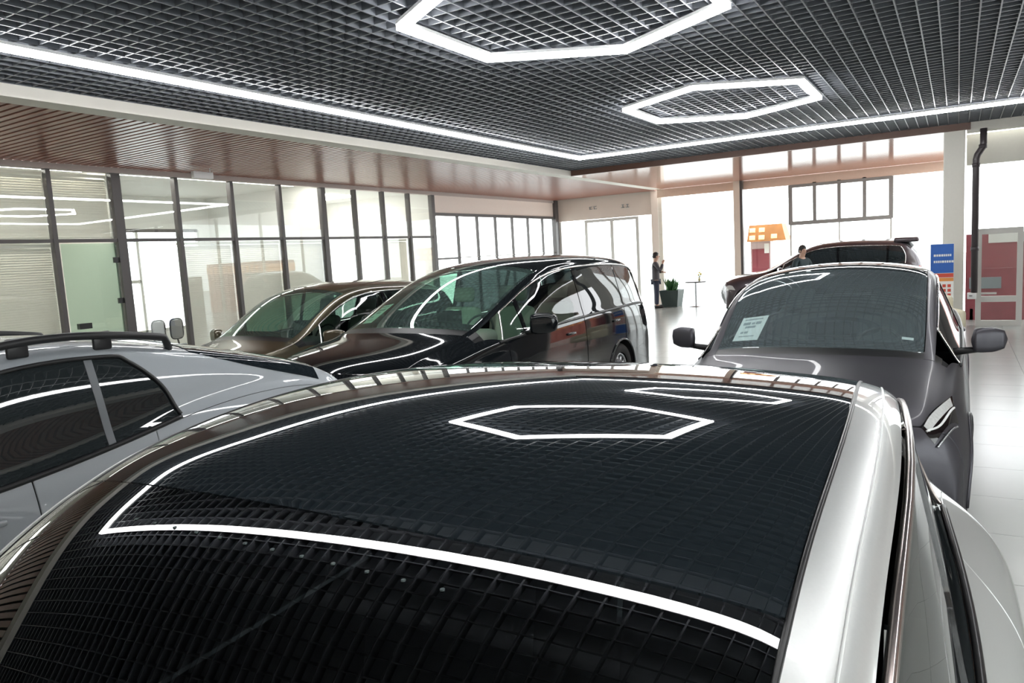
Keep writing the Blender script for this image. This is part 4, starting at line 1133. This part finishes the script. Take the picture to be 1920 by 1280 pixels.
# outside: amber roofed stand with red panel; red boards seen through the door
ks = empty('kiosk', 'small stand with an amber roof and dark red front outside the far glazing', 'kiosk', (-5.72, 27.2, -.25))
AMB = mat('amber_panel', (.42, .17, .045), .5, noise=.5, scale=3.5)
h0, h1 = 2.28, 2.86
mb = MB(); mb.add([(-.66, -.5, h0), (.66, -.5, h0), (.66, .5, h0), (-.66, .5, h0), (-.60, -.35, h1), (.50, -.35, h1), (.50, .35, h1), (-.60, .35, h1)],
                  [(3, 2, 1, 0), (0, 1, 5, 4), (1, 2, 6, 5), (2, 3, 7, 6), (3, 0, 4, 7), (4, 5, 6, 7)])
rf = mb.build('roof', AMB, ks)
for x, z in ((-.48, .14), (-.48, .40), (-.16, .14), (-.16, .40), (.26, .16)):
    MB().rbox((x, -.5 + .15 * z / .58 - .004, h0 + z), (.2, .03, .16), .014, M3=np.array(Matrix.Rotation(-.25, 3, 'X')), n=2).build('lit_patch', mat('warm_lamp', (.95, .62, .30), .4, emit=.7), rf, smooth=True)
MB().b2((-.60, -.2, 0), (.08, .3, 2.28)).build('cabinet', mat('pale_pink_cabinet', (.62, .5, .5), .5, noise=.05), ks)
MB().b2((-.55, -.225, .9), (.04, -.2, 2.02)).build('front_panel', M['red'], ks)
MB().b2((-.12, -.24, 1.86), (.04, -.22, 2.2)).build('notice', M['paper'], ks)
bd = empty('red_display_board', 'dark red board behind the glass door right of the column', 'board', (.78, 19.4, -.25))
MB().b2((-.62, 0, .06), (.62, .05, 2.16)).build('panel', M['red'], bd)
MB().b2((-.2, -.02, 1.95), (.62, 0, 2.16)).build('top_strip', M['whiteframe'], bd)
MB().b2((-.55, -.03, .95), (.05, -.0, 1.2)).build('grey_patch', mat('grey_patch', (.2, .22, .24), .5, noise=.1), bd)
for x in (-.5, .57): MB().b2((x - .03, 0, 0), (x + .03, .05, .5)).build('leg', M['whiteframe'], bd)
ct = empty('container', 'red and orange container outside, seen only mirrored in the left glass partition', 'container', (6.3, 27.0, -.25))  # added block out of view, stands in for red reflections in the partition
mb = MB().b2((-2.2, -1.1, .12), (2.2, 1.1, 2.75))
mb.build('body', mat('container_red', (.36, .09, .06), .5, noise=.1), ct)
MB().b2((-2.22, -1.12, 2.2), (2.22, 1.12, 2.6)).build('band', BOR, ct)
for k in range(12):
    MB().b2((-2.1 + k * .37, -1.15, .2), (-1.98 + k * .37, -1.1, 2.7)).build('rib', MATS['container_red'], ct)
for x in (-2, 2):
    for y in (-.95, .95): MB().b2((x - .12, y - .12, 0), (x + .12, y + .12, .14)).build('foot', M['black'], ct)
print('objects', len(sc.objects))
